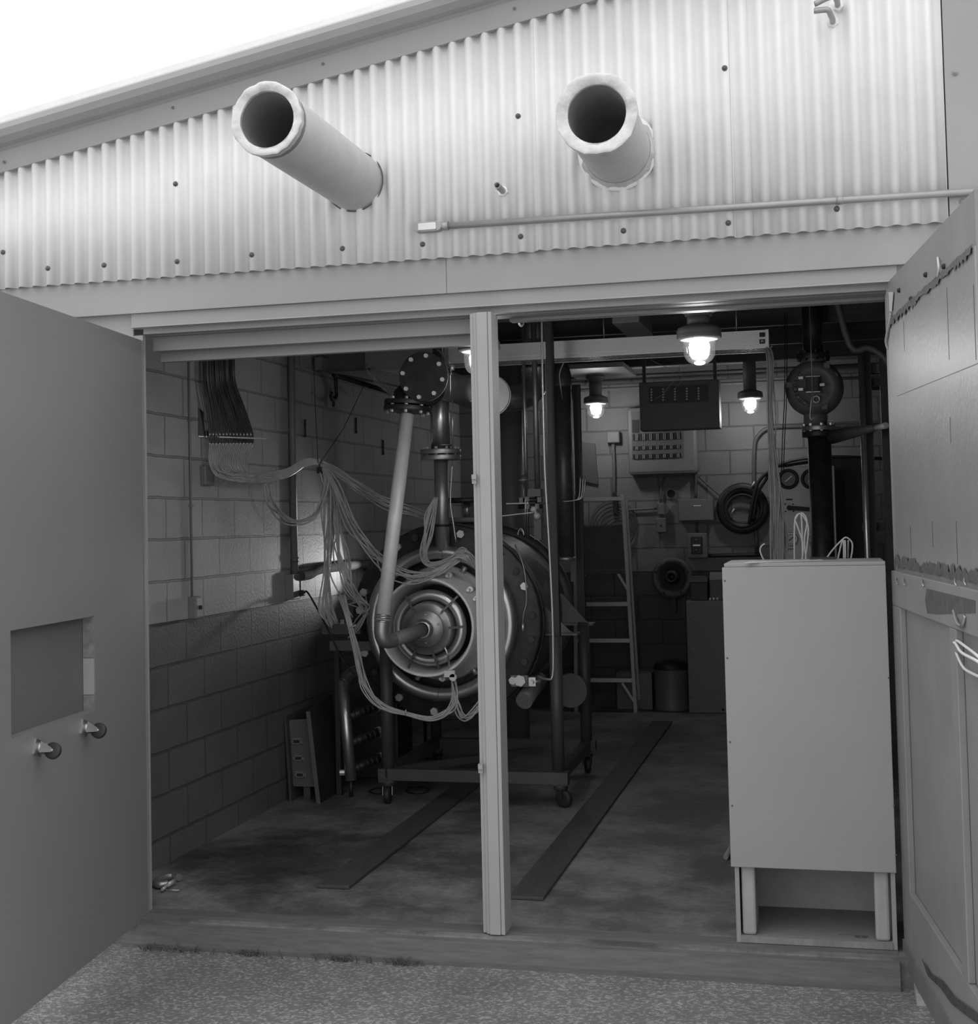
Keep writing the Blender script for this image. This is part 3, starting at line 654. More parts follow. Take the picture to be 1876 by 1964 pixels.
c = Y(778, 1366, 1.985); tag(MB().cyl(c-V(.002, 0, .014), c+V(.002, 0, .014), .004, n=8).build('cable_tie', m_wire), 'white cable tie around the tubes under the flange', 'cable tie')
fan('plastic tubes hanging from the right end of the cable tray', [Y(1468, 664, TY+.03), Y(1476, 690, TY-.04), Y(1478, 800, TY-.05), Y(1484, 940, TY-.05), Y(1487, 1040, TY-.05), Y(1488, 1200, TY-.05), Y(1488, 1470, TY-.05)], 14, [.012, .018, .022, .03, .045, .04, .02], 20)
fan('plastic tubes drooping from the left part of the cable tray', [Y(716, 690, TY+.05), Y(713, 712, TY-.02), Y(728, 735, TY), Y(752, 752, TY+.02), Y(800, 760, TY+.05)], 8, [.02, .02, .03, .03, .03], 21)

# ================================================================== LEFT WALL FITTINGS
def on_wall(u, v, off): return X(u, v, XL+off)
pA = on_wall(562, 900, .022)
t = thing('wall_conduit', 'vertical conduit on the left wall ending at the double outlet box', 'conduit', V(XL, pA.y, 1.3))
zb3 = X(562, 1100, XL).z
MB().cyl(V(XL+.022, pA.y, zb3), V(XL+.022, pA.y, ZC-.001), .021, n=14).build('tube', m_box, t)
for v in (1078,): MB().cyl(V(XL+.022, pA.y, X(562, v, XL).z), V(XL+.022, pA.y, X(562, v, XL).z+.03), .025, n=14).build('coupling', m_boxd, t)
MB().box((XL+.001, pA.y-.10, zb3-.15), (XL+.05, pA.y+.02, zb3)).build('outlet_box', m_box, t, .004)
MB().box((XL+.001, pA.y+.0205, zb3-.14), (XL+.055, pA.y+.026, zb3-.01)).build('cover_plate', m_cond, t)
plg = V(XL+.06, pA.y+.0, zb3-.115)
t = thing('power_cord', 'black cord plugged into the outlet on the left wall and trailing down', 'cord', plg)
MB().box(plg-V(.012, .012, .018), plg+V(.022, .016, .016)).build('plug', m_ink, t, .004)
MB().tube([plg+V(.02, 0, 0), Y(590, 1136, 2.4), Y(610, 1170, 2.35), Y(633, 1215, 2.3), Y(655, 1262, 2.3), Y(672, 1285, 2.3), Y(692, 1303, 2.3)], .0055, 7).build('cable', m_ink, t)
t = thing('wall_pipe', 'dark fat pipe running along the left wall above the paint line', 'pipe', V(XL, 2.55, 1.28))
MB().tube([V(XL+.045, 2.45, X(572, 1104, XL).z), V(XL+.05, 2.62, X(595, 1100, XL).z), V(XL+.05, 2.8, X(620, 1090, XL).z), V(XL+.05, 3.3, X(688, 1082, XL).z), V(XL+.05, 4.3, X(688, 1082, XL).z)], .03, 12).build('pipe', mat('matt_dark_pipe', .05, .9), t)
# thin conduit and switch box nearer the door
pB = on_wall(368, 1000, .012)
t = thing('switch_box', 'small light grey switch box on a thin conduit near the left door', 'switch', V(XL, pB.y, 1.17))
zs = X(374, 1143, XL).z
MB().cyl(V(XL+.008, pB.y, zs), V(XL+.008, pB.y, ZC-.001), .006, n=8).build('thin_conduit', m_box, t)
MB().box((XL+.001, pB.y-.035, zs-.11), (XL+.045, pB.y+.03, zs)).build('box', m_box, t, .004)
MB().box((XL+.0455, pB.y-.03, zs-.10), (XL+.048, pB.y+.025, zs-.01)).build('cover_plate', m_cond, t)
MB().box((XL+.0485, pB.y-.008, zs-.065), (XL+.062, pB.y+.004, zs-.045)).build('toggle', m_ink, t)
for v in (810, 972): MB().box((XL+.001, pB.y-.014, X(368, v, XL).z), (XL+.016, pB.y+.014, X(368, v, XL).z+.012)).build('strap', m_box, t)
# hooks and slanting bar
h = on_wall(650, 722, .03)
t = thing('wall_hook', 'black pipe hook hanging at the high left wall', 'hook', h)
MB().tube([on_wall(643, 722, .04), on_wall(645, 745, .04), on_wall(645, 762, .04), on_wall(639, 768, .05), on_wall(635, 760, .06), on_wall(636, 752, .07)], .012, 8, sub=3).build('hook', m_black, t)
MB().cyl(on_wall(640, 760, .03), on_wall(640, 780, .03), .010, n=8).build('shank', m_black, t)
tag(MB().cyl(on_wall(640, 719, .05), Y(790, 765, 3.9), .016, n=10).build('slanting_bar', m_black2), 'rusty dark bar slanting away along the top of the left wall', 'bar')
for k, (u, v, lab) in enumerate(((583, 820, 'short dark stub of iron left of the strings'), (681, 815, 'upper chain hook on the wall'), (733, 857, 'small black peg in the block joint'))):
    q = on_wall(u, v, .0); tag(MB().cyl(q+V(.008, 0, -.06), q+V(.008, 0, .05), .0065, n=8).sphere(q+V(.009, 0, -.05), .009, 8, 6).build('iron_peg', m_black), lab+', left block wall', 'peg')
tag(MB().box((XL+.001, on_wall(384, 915, 0).y, X(384, 930, XL).z), (XL+.03, on_wall(402, 915, 0).y, X(384, 893, XL).z)).build('junction_box', m_box, None, .004), 'small painted junction box under the bracket on the left wall', 'box')
tag(MB().bar(on_wall(600, 700, .06)+V(0, .1, .02), Y(775, 733, 4.2), .05, .08).build('wall_angle', m_body), 'grey steel angle slanting back along the top of the left wall', 'beam')

# ================================================================== ENGINE TEST RIG
EX, EZ = .196, 1.022
A = V(EX, 0, EZ)
rig = thing('test_rig', 'wheeled engine test rig with a big round black flange and steel ring pipe', 'machine', (EX, 2.9, 0))
def ly(prof, n=48): return MB().lathe(A, YD, prof, n)
ly([(.30, 2.62), (.515, 2.62), (.52, 2.64), (.52, 3.74), (.50, 3.78), (.30, 3.86), (.001, 3.9)]).build('casing', m_body, rig)
ly([(.52, 3.60), (.565, 3.60), (.565, 3.66), (.52, 3.66)]).build('rear_flange', m_frame, rig)
fl = ly([(.30, 2.50), (.565, 2.50), (.575, 2.508), (.575, 2.552), (.565, 2.556), (.30, 2.556)]).build('front_flange', m_black2, rig)
ly([(.50, 2.557), (.578, 2.557), (.582, 2.562), (.582, 2.60), (.575, 2.606), (.50, 2.606)]).build('casing_flange', m_frame, rig)
br_deg = [23, 78, 122, 160, -40, -98, -123, 200, 172]
for dg in br_deg:
    a = math.radians(dg); MB().cylf(A+V(.525*math.cos(a), 2.475, .525*math.sin(a)), YD, .024, .0255, 6).build('bolt', m_bolt, rig)
for k in range(24):
    dg = k*15+4
    if min(abs((dg-b+180) % 360-180) for b in br_deg) < 8: continue
    a = math.radians(dg); MB().cylf(A+V(.525*math.cos(a), 2.482, .525*math.sin(a)), YD, .022, .0175, 6).build('bolt', m_black2, rig)
MB().torus(A+V(0, 2.41, 0), YD, .412, .040, 64, 16).build('ring_pipe', m_steel, rig)
for dg in (-92, 86): 
    a = math.radians(dg); c = A+V(.412*math.cos(a), 2.41, .412*math.sin(a)); tn = V(-math.sin(a), 0, math.cos(a))
    MB().cyl(c-tn*.004, c+tn*.004, .0415, n=20).build('weld_seam', m_steeld, rig)
for dg in (0, 60, 120, 180, 240, 300):
    a = math.radians(dg+5); MB().cyl(A+V(.36*math.cos(a), 2.41, .36*math.sin(a)), A+V(.31*math.cos(a), 2.41, .31*math.sin(a)), .018, n=12).build('nozzle', m_steeld, rig)
ly([(.001, 2.498), (.30, 2.498), (.31, 2.49), (.335, 2.44), (.325, 2.42), (.285, 2.20), (.278, 2.10), (.272, 2.088), (.264, 2.092), (.258, 2.11), (.236, 2.22), (.230, 2.34), (.225, 2.40)], 64).build('inlet_cowl', m_pale, rig)
ly([(.001, 2.39), (.228, 2.39)]).build('throat_shade', m_ink, rig)  # black disc stands in for the darkness of the open throat
cap = V(EX+.012, 0, EZ-.004)
MB().torus(cap+V(0, 2.13, 0), YD, .184, .030, 56, 14).build('bellmouth', m_steel, rig)
MB().lathe(cap, YD, [(.001, 2.045), (.10, 2.045), (.102, 2.05), (.102, 2.058), (.140, 2.058), (.145, 2.064), (.145, 2.085), (.150, 2.12), (.155, 2.22), (.001, 2.27)], 48).build('hub_disc', m_steeld, rig)
MB().lathe(cap, YD, [(.044, 2.044), (.050, 2.03), (.050, 2.005), (.044, 2.0), (.058, 1.995), (.060, 1.975), (.046, 1.965), (.040, 1.96), (.040, 2.044)], 28).build('hub_coupling', m_steel, rig)
for dg in (90, -90, 20, 200): 
    a = math.radians(dg); MB().sphere(cap+V(.078*math.cos(a), 2.043, .078*math.sin(a)), .006, 8, 6).build('stud', m_bolt, rig)
for dg, l in ((125, .085), (45, .12), (2, .09), (-118, .12), (-75, .10)):
    a = math.radians(dg); d = V(math.cos(a), 0, math.sin(a)); MB().bar(cap+d*.13+V(0, 2.05, 0), cap+d*(.13+l)+V(0, 2.09, 0), .012, .008, (0, 1, 0)).build('probe_strut', m_boxd, rig)
for dg in (42, 30, -80, 70):
    a = math.radians(dg); d = V(math.cos(a), 0, math.sin(a)); MB().cyl(A+d*.30+V(0, 2.30, 0), A+d*.305+V(0, 2.22, 0), .016, n=12).cyl(A+d*.30+V(0, 2.23, 0), A+d*.30+V(0, 2.18, 0), .009, n=10).build('probe_boss', m_galv, rig)
# casing supports, legs, frame and casters
fxl, fxr, fy, ry = -.112, .893, 2.31, 3.42
for nm, x, y in (('leg', fxl, fy), ('leg', fxr-.012, fy+.03), ('leg', fxl-.02, ry), ('leg', .86, ry)):
    ztop = .95
    MB().cyl((x, y, .15), (x, y, ztop), .036, n=18).build(nm, m_frame, rig)
for x, y, sgn in ((fxr, 2.70, -1), (.86, ry+.05, -1), (-.30, 2.72, 1), (-.30, ry+.05, 1)):
    xi = EX+(.50 if sgn < 0 else -.50)
    br = MB().prism([(x+.02*-sgn, y, .94), (xi+.02*sgn, y, .94), (xi, y, 1.13), (xi-.02*sgn, y, 1.13)], (0, .012, 0)); br.box((min(x+.045, xi), y-.05, .93), (max(x-.045, xi) if sgn > 0 else x+.06, y+.07, .942))
    br.build('support_bracket', m_body, rig)
MB().box((fxl-.05, fy-.035, .135), (fxr+.05, fy+.03, .20)).build('frame_rail', m_frame, rig)
MB().box((fxl-.05, ry-.03, .135), (.92, ry+.03, .20)).build('frame_rail', m_frame, rig)
MB().bar((fxl, fy+.03, .168), (fxl-.02, ry-.03, .168), .06, .065).build('frame_rail', m_frame, rig)
MB().bar((fxr-.02, fy+.03, .168), (.86, ry-.03, .168), .06, .065).build('frame_rail', m_frame, rig)
MB().bar((fxl, fy+.1, .17), (.6, ry-.2, .17), .04, .04).build('cross_brace', m_frame, rig)
def floor_caster(x, y, side, wr, m):
    pl = MB().cyl((x, y, .10), (x, y, .1345), .04, n=14).box((x-.045, y-.045, .125), (x+.045, y+.045, .1345)).build('caster', m_frame, rig)
    fk = MB(); c = V(x, y, wr)+V(side.y, -side.x, 0)*.02
    for k in (-1, 1): fk.prism([V(x, y, .105)+side*k*.026-V(side.y, -side.x, 0)*.02, V(x, y, .105)+side*k*.026+V(side.y, -side.x, 0)*.025, c+side*k*.026+V(side.y, -side.x, 0)*.01, c+side*k*.026-V(side.y, -side.x, 0)*.012], side*.003*k)
    fk.build('fork', m, pl)
    MB().lathe(c-side*.018, side, [(.002, 0), (wr*.6, 0), (wr*.92, .002), (wr, .008), (wr, .028), (wr*.92, .034), (wr*.6, .036), (.002, .036)], 22).build('wheel', m_rubber, pl)
floor_caster(fxl+.0, fy, V(1, .1, 0).normalized(), .05, m_steel); floor_caster(fxr, fy+.02, V(.4, .9, 0).normalized(), .05, m_black)
floor_caster(fxl-.02, ry, V(.8, .5, 0).normalized(), .05, m_black); floor_caster(.86, ry, V(.9, .3, 0).normalized(), .05, m_black)
# clutter at the flange: corner plate with big bolt, small valve, thin line
q = Y(995, 1306, 2.46); MB().box((q.x-.05, 2.478, q.z-.035), (q.x+.05, 2.495, q.z+.03)).build('corner_plate', m_box, rig)
MB().cylf(Y(997, 1306, 2.452), YD, .034, .025, 6).build('bolt', m_bolt, rig)
q = Y(1022, 1307, 2.42); vb = MB().box(q-V(.02, .02, .025), q+V(.02, .05, .025)).cyl(q-V(.03, 0, 0), q+V(.045, 0, 0), .010, n=10); vb.build('valve_body', m_brass, rig)
MB().cyl(q-V(0, .02, 0), q-V(0, .05, 0), .012, n=10).build('valve_stem', m_bolt, rig)
MB().tube([q+V(.03, 0, .03), Y(1050, 1303, 2.2), Y(1060, 1296, 2.18), Y(1061, 1240, 2.18), Y(1059, 1160, 2.18), Y(1053, 1040, 2.18), Y(1045, 900, 2.18), Y(1042, 780, 2.18), Y(1040, 690, 2.18), Y(1039, 600, 2.18)], .0062, 8, sub=3).build('thin_steel_line', m_bolt, rig)
MB().tube([Y(988, 1045, 2.49), Y(1005, 1090, 2.45), Y(1010, 1150, 2.45), Y(1004, 1180, 2.45), Y(1003, 1200, 2.46)], .0045, 7).build('probe_wire', m_steeld, rig)
q = Y(1003, 1195, 2.455); MB().cyl(q, q-ZU*.05, .010, n=10).build('probe_fitting', m_brass, rig)
MB().tube([Y(862, 1290, 2.12), Y(860, 1260, 2.05), Y(852, 1240, 2.05)], .006, 8).build('probe_line', m_steel, rig)
q = Y(863, 1292, 2.07); MB().box(q-V(.03, .015, .018), q+V(.03, .015, .018)).cyl(q+V(.02, -.015, -.02), q+V(.02, .015, -.02), .02, n=14).build('probe_clamp', m_galv, rig)
MB().cyl(Y(1005, 1345, 2.5), Y(1021, 1310, 2.56)+V(0, .2, 0), .05, n=16).build('drain_pipe', m_body, rig)
MB().cyl(Y(1094, 1325, 3.2), Y(1094, 1325, 3.2)+V(0, .04, 0), .105, n=28).build('drain_flange', m_boxd, rig)
# feed pipe, elbow and hub pipe
el = Y(728, 1237, 1.72); hubp = cap+V(0, 1.975, 0); top = Y(781, 795, 1.98)
MB().cyl(hubp+V(0, .01, 0), el+(hubp-el).normalized()*.07, .038, n=22).build('hub_pipe', m_box, rig)
dn = (top-el).normalized(); dh = (hubp-el).normalized()
el_pts = [el+dn*.13, el+dn*.085, el+dn*.05+dh*.01, el+dn*.02+dh*.03, el+dh*.06+dn*.006, el+dh*.10]
MB().tube(el_pts, .041, 20, sub=4).build('elbow', m_steeld, rig)
MB().cyl(el+dn*.12, top, .0385, n=24).build('feed_pipe', m_pale, rig)
for o_ in (.118, .138, .152): MB().cyl(el+dn*o_, el+dn*(o_+.009), .0445 if o_ == .138 else .042, n=24).build('clamp_ring', m_steel, rig)

# ================================================================== OVERHEAD PIPE RUN
run = thing('overhead_pipework', 'overhead flanged pipework with a black blind flange above the leaning pipe', 'pipework', (.2, 2.3, 2.4))
def flange(c, d, r, h, m, nb, rb, parent, mb=None, name='flange', both=True):
    d = Vector(d).normalized(); f = MB().cyl(Vector(c)-d*h/2, Vector(c)+d*h/2, r, n=36).build(name, m, parent, .002)
    a = d.orthogonal().normalized(); b = d.cross(a)
    for k in range(nb):
        t_ = 2*math.pi*(k+.25)/nb; p = Vector(c)+(a*math.cos(t_)+b*math.sin(t_))*r*.84
        MB().cylf(p-d*(h/2+.014), d, rb, h+.028 if both else .0145, 6).build('bolt', mb or m_bolt, f)
    return f
bc = Y(811, 722, 1.87)
# lean flange pair on top of the feed pipe
nf = V(dn.x*.8, dn.y*.25, dn.z).normalized()
flange(top+dn*.03, nf, .135, .026, m_black2, 8, .010, run)
flange(top+dn*.064, nf, .135, .026, m_black2, 8, .010, run)
MB().tube([top+dn*.07, top+dn*.11, bc+V(-.025, .15, -.07), bc+V(0, .16, 0)], [.085]*5+[.09]*4+[.095]*4, 22, sub=4).build('black_elbow', m_black2, run)
flange(bc+V(0, .012, 0), YD, .136, .024, m_black2, 8, .0125, run, m_pale, 'blind_flange', False)
flange(bc+V(0, .04, 0), YD, .136, .022, m_steeld, 0, .01, run)
bend = bc+V(0, .052, 0); y_end = 2.86
fc = Y(938, 758, y_end)
MB().cyl(bend, V(bc.x+.08, y_end-.02, bc.z-.04), .085, n=24).build('cross_pipe', m_steeld, run)
MB().cyl(Y(905, 748, 2.5), fc+V(-.02, .03, 0), .07, n=24).build('cross_pipe', m_steeld, run)
flange(fc, (.2, -1, 0), .127, .024, m_steeld, 10, .0125, run, m_box, 'flange', False)
MB().cyl(fc+V(.004, -.0135, 0), fc+V(.0, .0, 0), .070, n=28).build('pipe_end', m_boxd, run)
flange(fc+V(.0, .03, 0), (.2, -1, 0), .130, .022, m_steeld, 0, .0125, run)
MB().tube([fc+V(.02, .06, 0), fc+V(.09, .22, .0), fc+V(.18, .34, .04), fc+V(.21, .385, .13), fc+V(.21, .385, .21)], .088, 22, sub=4).build('steel_elbow', m_steel, run)
ec = fc+V(.21, .385, .2)
MB().cyl(ec, ec+ZU*.05, .095, n=24).build('black_collar', m_black2, run)
MB().cyl(ec+ZU*.05, V(ec.x, ec.y, ZC-.001), .075, n=24).build('riser', m_steeld, run)
# upright pipe feeding the ring pipe
vx = Y(846, 900, 2.41).x; zf = Y(846, 872, 2.41).z
ring_top = EZ+.395
MB().cyl((vx, 2.41, ring_top+.02), (vx, 2.41, zf-.02), .041, n=24).build('upright_pipe', m_steeld, run)
MB().cyl((vx, 2.41, zf+.02), (vx, 2.41, bc.z+.02), .056, n=24).build('upright_pipe', m_steel, run)
flange((vx, 2.41, zf+.016), ZU, .118, .028, m_steeld, 10, .0095, run); flange((vx, 2.41, zf-.018), ZU, .118, .028, m_steeld, 0, .0095, run)
MB().cyl((vx, 2.41, zf-.42), (vx, 2.41, zf-.408), .045, n=20).build('black_band', m_ink, run)
MB().cyl((vx+.02, 2.41, zf+.05), (vx+.02, 2.41, zf+.058), .057, n=20).build('weld_seam', m_steeld, run)
MB().box((Y(825, 690, 2.3).x, 2.36, bc.z+.1), (Y(842, 690, 2.3).x, 2.42, ZC-.16)).build('hanger_post', m_black, run)
for pts in ([(838, 670, 1.95), (850, 680, 1.95), (862, 700, 1.95), (866, 720, 1.95)], [(850, 640, 1.97), (849, 676, 1.97), (862, 695, 1.97), (864, 760, 1.99)], [(868, 760, 2.3), (868, 860, 2.3)], [(868, 885, 2.3), (864, 960, 2.3), (869, 1000, 2.3), (875, 1040, 2.3)]):
    MB().tube([Y(*p) for p in pts], .0045, 7).build('instrument_line', m_steel, run)
q = Y(867, 700, 1.95); MB().cyl(q, q-ZU*.03, .013, n=10).build('line_fitting', m_bolt, run)
# second branch flange behind (below the cross pipe)
q = Y(895, 955, 2.9)
for z_ in (0, -.12): MB().cyl(q+ZU*z_, q+ZU*(z_-.03), .14, n=28).build('flange', m_black2 if z_ == 0 else m_body, run)
MB().cyl(q-ZU*.03, q-ZU*.12, .02, n=10).cyl(q-ZU*.15, q-ZU*.35, .08, n=22).build('branch_pipe', m_steeld, run)

# ================================================================== UPRIGHTS AND PIPES BEHIND THE RIG
ux = Y(1058, 1000, 2.42)
tag(MB().box((ux.x-.006, 2.40, .0), (ux.x+.034, 2.405, ZC-.001)).box((ux.x+.03, 2.4055, .0), (ux.x+.034, 2.45, ZC-.001)).box((ux.x-.006, 2.4055, 0), (ux.x-.002, 2.45, ZC-.001)).build('steel_channel', m_black), 'black steel channel standing floor to ceiling at the right front of the rig', 'channel')
ux = Y(1081, 900, 3.35); z0_ = Y(1083, 1072, 3.35).z
t = thing('large_pipe', 'glossy dark upright pipe just right of the black channel', 'pipe', (ux.x, 3.35, z0_))
zt_ = Y(1081, 740, 3.35).z
MB().cyl((ux.x, 3.35, z0_), (ux.x, 3.35, zt_), .055, n=24).build('pipe', m_iron, t)
MB().tube([(ux.x, 3.35, zt_-.01), (ux.x, 3.37, zt_+.07), (ux.x-.06, 3.5, zt_+.16), (ux.x-.16, 3.65, zt_+.24)], .06, 20).build('elbow', m_iron, t)
MB().cyl((ux.x, 3.35, z0_-.012), (ux.x, 3.35, z0_+.014), .062, n=24).build('end_band', m_steeld, t)
MB().cone if False else None
ux2 = Y(1108, 900, 3.62)
t = thing('steel_channel', 'dark steel channel with thin lines at the right rear of the rig', 'channel', (ux2.x, 3.62, 0))
MB().box((ux2.x-.022, 3.60, .55), (ux2.x+.028, 3.606, Y(1105, 738, 3.62).z)).box((ux2.x+.022, 3.6065, .55), (ux2.x+.028, 3.65, Y(1105, 738, 3.62).z)).build('channel', m_black, t)
MB().box((ux2.x-.06, 3.60, 1.2), (ux2.x-.03, 3.606, Y(1105, 738, 3.62).z)).build('flat_strip', m_body, t)
MB().tube([Y(1097, 745, 3.55), Y(1101, 870, 3.55), Y(1103, 960, 3.55)], .005, 6).build('thin_line', m_steel, t)
ux3 = Y(975, 800, 4.2)
tag(MB().cyl((ux3.x, 4.2, 0), (ux3.x, 4.2, ZC-.001), .10, n=28).build('large_pipe', m_box), 'wide grey vertical duct standing behind the post', 'pipe')
for u, lab, m, r in ((1008, 'bright thin vertical tube behind the flanged elbow', m_steel, .011), (1029, 'dull vertical tube left of the black channel', m_steeld, .018), (1050, 'thin vertical line against the black channel', m_cond, .005)):
    q = Y(u, 850, 3.0); zq = Y(u, 965 if u != 1008 else 1030, 3.0).z; zz_ = Y(u, 800 if u != 1050 else 690, 3.0).z
    tag(MB().cyl((q.x, 3.0, zq), (q.x, 3.0, ZC-.001), r, n=12).build('vertical_tube', m), lab, 'tube')
# valve cluster
vc = Y(1022, 965, 2.95)
t = thing('valve_station', 'cluster of small valves and gauges above the machine casing', 'valve', vc)
MB().box(vc+V(-.02, -.05, .04), vc+V(.06, .05, .085)).build('manifold', m_box, t)
MB().cyl(vc+V(-.09, 0, -.02), vc+V(.06, 0, -.02), .014, n=10).cyl(vc+V(-.09, 0, .02), vc+V(.06, 0, .02), .014, n=10).build('valve_body', m_black2, t)
for dx, dz in ((-.07, .02), (-.03, -.02), (-.03, .025), (.03, -.02), (.045, .02)): MB().cylf(vc+V(dx, -.02, dz-.015), ZU, .014, .03, 6).build('union_nut', m_bolt, t)
MB().bar(vc+V(-.16, -.03, .0), vc+V(-.02, -.03, .0), .01, .006).bar(vc+V(-.2, -.03, -.075), vc+V(.03, -.03, -.055), .01, .006).build('valve_lever', m_pale, t)
MB().sphere(vc+V(.01, -.03, -.04), .02, 10, 8).sphere(vc+V(.03, -.03, -.08), .022, 10, 8).build('knob', m_pale, t)
g_ = Y(1004, 920, 2.95); MB().sphere(g_, .03, 14, 10, (1, .7, 1)).build('regulator', m_boxd, t)
MB().cyl(g_-ZU*.005, g_+ZU*.001, .032, n=16).build('rim', m_bolt, t)
MB().cyl(g_, g_-ZU*.16, .004, n=6).build('thin_line', m_steel, t)
tp = Y(1033, 1010, 2.95); MB().box((tp.x-.025, 2.93, Y(1033, 1035, 2.95).z), (tp.x+.02, 2.97, vc.z-.08)).build('post', m_box, t)
for u in (1007, 1011): MB().cyl(Y(u, 920, 2.93), Y(u+1, 1026, 2.93), .0045, n=6).build('thin_line', m_steel, t)
tag(MB().tube([Y(993, 1027, 2.95), Y(995, 1018, 2.95), Y(999, 1014, 2.95), Y(1003, 1018, 2.95), Y(1005, 1027, 2.95)], .006, 8).build('lifting_eye', m_steel), 'small steel hoop on top of the machine casing', 'hoop')
t = thing('twin_lines', 'three thin wires bent upward beside the dark pipe', 'wires', Y(1085, 962, 3.25))
for du in (0, 10, 18): MB().tube([Y(1078, 962, 3.25), Y(1100, 960, 3.25), Y(1111+du*.4, 952, 3.25), Y(1113+du*.55, 913, 3.25)], .004, 6).build('wire', m_steel, t)
tag(MB().tube([Y(1083, 693, 2.95), Y(1077, 705, 2.95), Y(1073, 720, 2.95), Y(1076, 745, 2.95), Y(1079, 765, 3.2)], .004, 6).build('loose_wire', m_wire), 'pale wire drooping from the cable tray to the dark pipe', 'wire')

# lamp added behind the machine to brighten the left wall; real source unseen
wl = V(-.36, 3.75, 1.30)
t = thing('added_wall_light', 'lamp added behind the machine to light the left block wall', 'lamp', wl)
MB().lathe(wl, V(-.32, -1, -.02), [(.02, -.1), (.03, -.08), (.035, -.03), (.07, .03), (.068, .03), (.034, -.028), (.001, -.03)], 20).build('reflector', m_galv, t)
MB().sphere(wl, .028, 12, 8).build('bulb', m_bulb, t)
MB().cyl(wl+V(.03, .09, 0), wl+V(.03, .09, -1.30), .012, n=8).box(wl+V(-.07, .0, -1.30), wl+V(.13, .18, -1.285)).build('stand', m_black, t)
ld = bpy.data.lights.new('added_wall_spot', 'SPOT'); ld.energy = ADDED_W; ld.spot_size = math.radians(64); ld.spot_blend = .9; ld.shadow_soft_size = .03
lo = bpy.data.objects.new('added_wall_spot', ld); COL.objects.link(lo); lo.location = wl+V(-.01, -.035, 0)
tgt = V(XL, 2.86, 1.42); lo.rotation_euler = (tgt-lo.location).to_track_quat('-Z', 'Y').to_euler()

# ================================================================== LOWER LEFT CORNER
t = thing('socket_rack', 'dark steel rack with three connector sockets standing in the left corner', 'rack', Z(585, 1540))
MB().prism([(-.708, 2.275, .001), (-.708, 2.70, .001), (-.733, 2.70, .50), (-.733, 2.275, .487)], (.014, 0, 0)).build('side_plate', m_frame, t)
MB().prism([(-.518, 2.236, .001), (-.518, 2.62, .001), (-.573, 2.62, .585), (-.573, 2.236, .53)], (.013, 0, 0)).build('side_plate', m_black, t)
MB().prism([(-.522, 2.226, .0005), (-.522, 2.2355, .0005), (-.577, 2.2355, .53), (-.577, 2.226, .527)], (.024, 0, 0)).build('edge_strip', m_boxd, t)
MB().prism([(-.696, 2.312, .08), (-.526, 2.312, .08), (-.567, 2.312, .475), (-.716, 2.312, .465)], (0, .012, 0)).build('front_panel', m_boxd, t)
MB().box((-.64, 2.33, .001), (-.60, 2.36, .079)).build('foot', m_frame, t)
for u_, v_ in ((569, 1422), (572.5, 1454), (575.5, 1486)):
    c = Y(u_, v_, 2.306)
    s_ = MB().box(c-V(.036, .004, .019), c+V(.036, .005, .019)).build('socket', m_body, t, .004)
    MB().box(c-V(.019, .006, .008), c+V(.019, -.003, .008)).build('slot', m_ink, s_)
    for a_ in (-.028, .028):
        for b_ in (-.012, .012): MB().cyl(c+V(a_, -.006, b_), c+V(a_, -.003, b_), .0035, n=8).build('screw_hole', m_ink, s_)
t = thing('manifold_pipe', 'bright upright steel pipe with ribbed hose connections near the left wall', 'pipe', Z(672, 1500))
b0, b1 = Y(673, 1497, 2.45), Y(657, 1305, 2.50)
MB().cyl(b0, b1, .034, n=20).build('pipe', m_steel, t)
MB().tube([b1-ZU*.02, b1+V(.03, .06, .03), b1+V(.1, .12, .05), b1+V(.16, .15, .04)], .04, 14).build('elbow', m_iron, t)
for v in (1375, 1425, 1475):
    c = Y(672+(v-1425)*.08, v, 2.50); hs = MB(); e_ = c+V(.12, .16, .04)
    for k in range(7): hs.torus(c.lerp(e_, k/6.), (e_-c), .022, .008, 16, 8)
    hs.cyl(c, e_, .024, n=14); hs.build('ribbed_hose', m_black2, t)
    MB().cylf(e_, (e_-c), .034, .02, 8).build('hose_clamp', m_bolt, t)
q = Y(652, 1482, 2.45); MB().cylf(q, V(1, .2, 0), .018, .03, 8).cyl(q, q+V(.07, .01, 0), .011, n=10).build('valve', m_bolt, t)
MB().cyl(V(b0.x, b0.y, .001), b0, .012, n=8).build('foot', m_black, t)
tag(MB().box((XL+.1, 3.02, .001), (-.27, 3.34, .52)).build('dark_fill_box', m_black, None, .01), 'black box filling the dark region behind the steel pipe', 'box')  # plain black box that fills the dark region behind the pipe
t = thing('hose_fittings', 'dark fitting block where the tubes end beside the left wall', 'fittings', Y(640, 1195, 2.6))
q = Y(650, 1206, 2.45); MB().box(q-V(.1, .02, .03), q+V(.14, .06, .03)).build('block', m_boxd, t)
for k in range(4): MB().cylf(q+V(-.07+k*.05, -.02, .03), ZU, .012, .025, 6).build('nut', m_bolt, t)
MB().box(q+V(-.06, .0, -.13), q+V(.2, .06, -.075)).build('rail', m_boxd, t); MB().box(q+V(-.04, .02, -1.05), q+V(-.01, .05, -.131)).build('post', m_black, t)
# wires on the floor by the caster
tag(MB().tube([Z(776+22*math.cos(a)+25, 1515+7*math.sin(a), .006) for a in [k*.7 for k in range(18)]], .004, 6).build('floor_cable', m_ink), 'black cable coiled on the floor under the rig', 'cable')
tag(MB().tube([Z(740, 1512, .006), Z(720, 1512, .006), Z(708, 1518, .006), Z(720, 1522, .006), Z(732, 1521, .006)], .004, 6).build('floor_cable', m_ink), 'short loop of black cable beside the front left caster', 'cable')

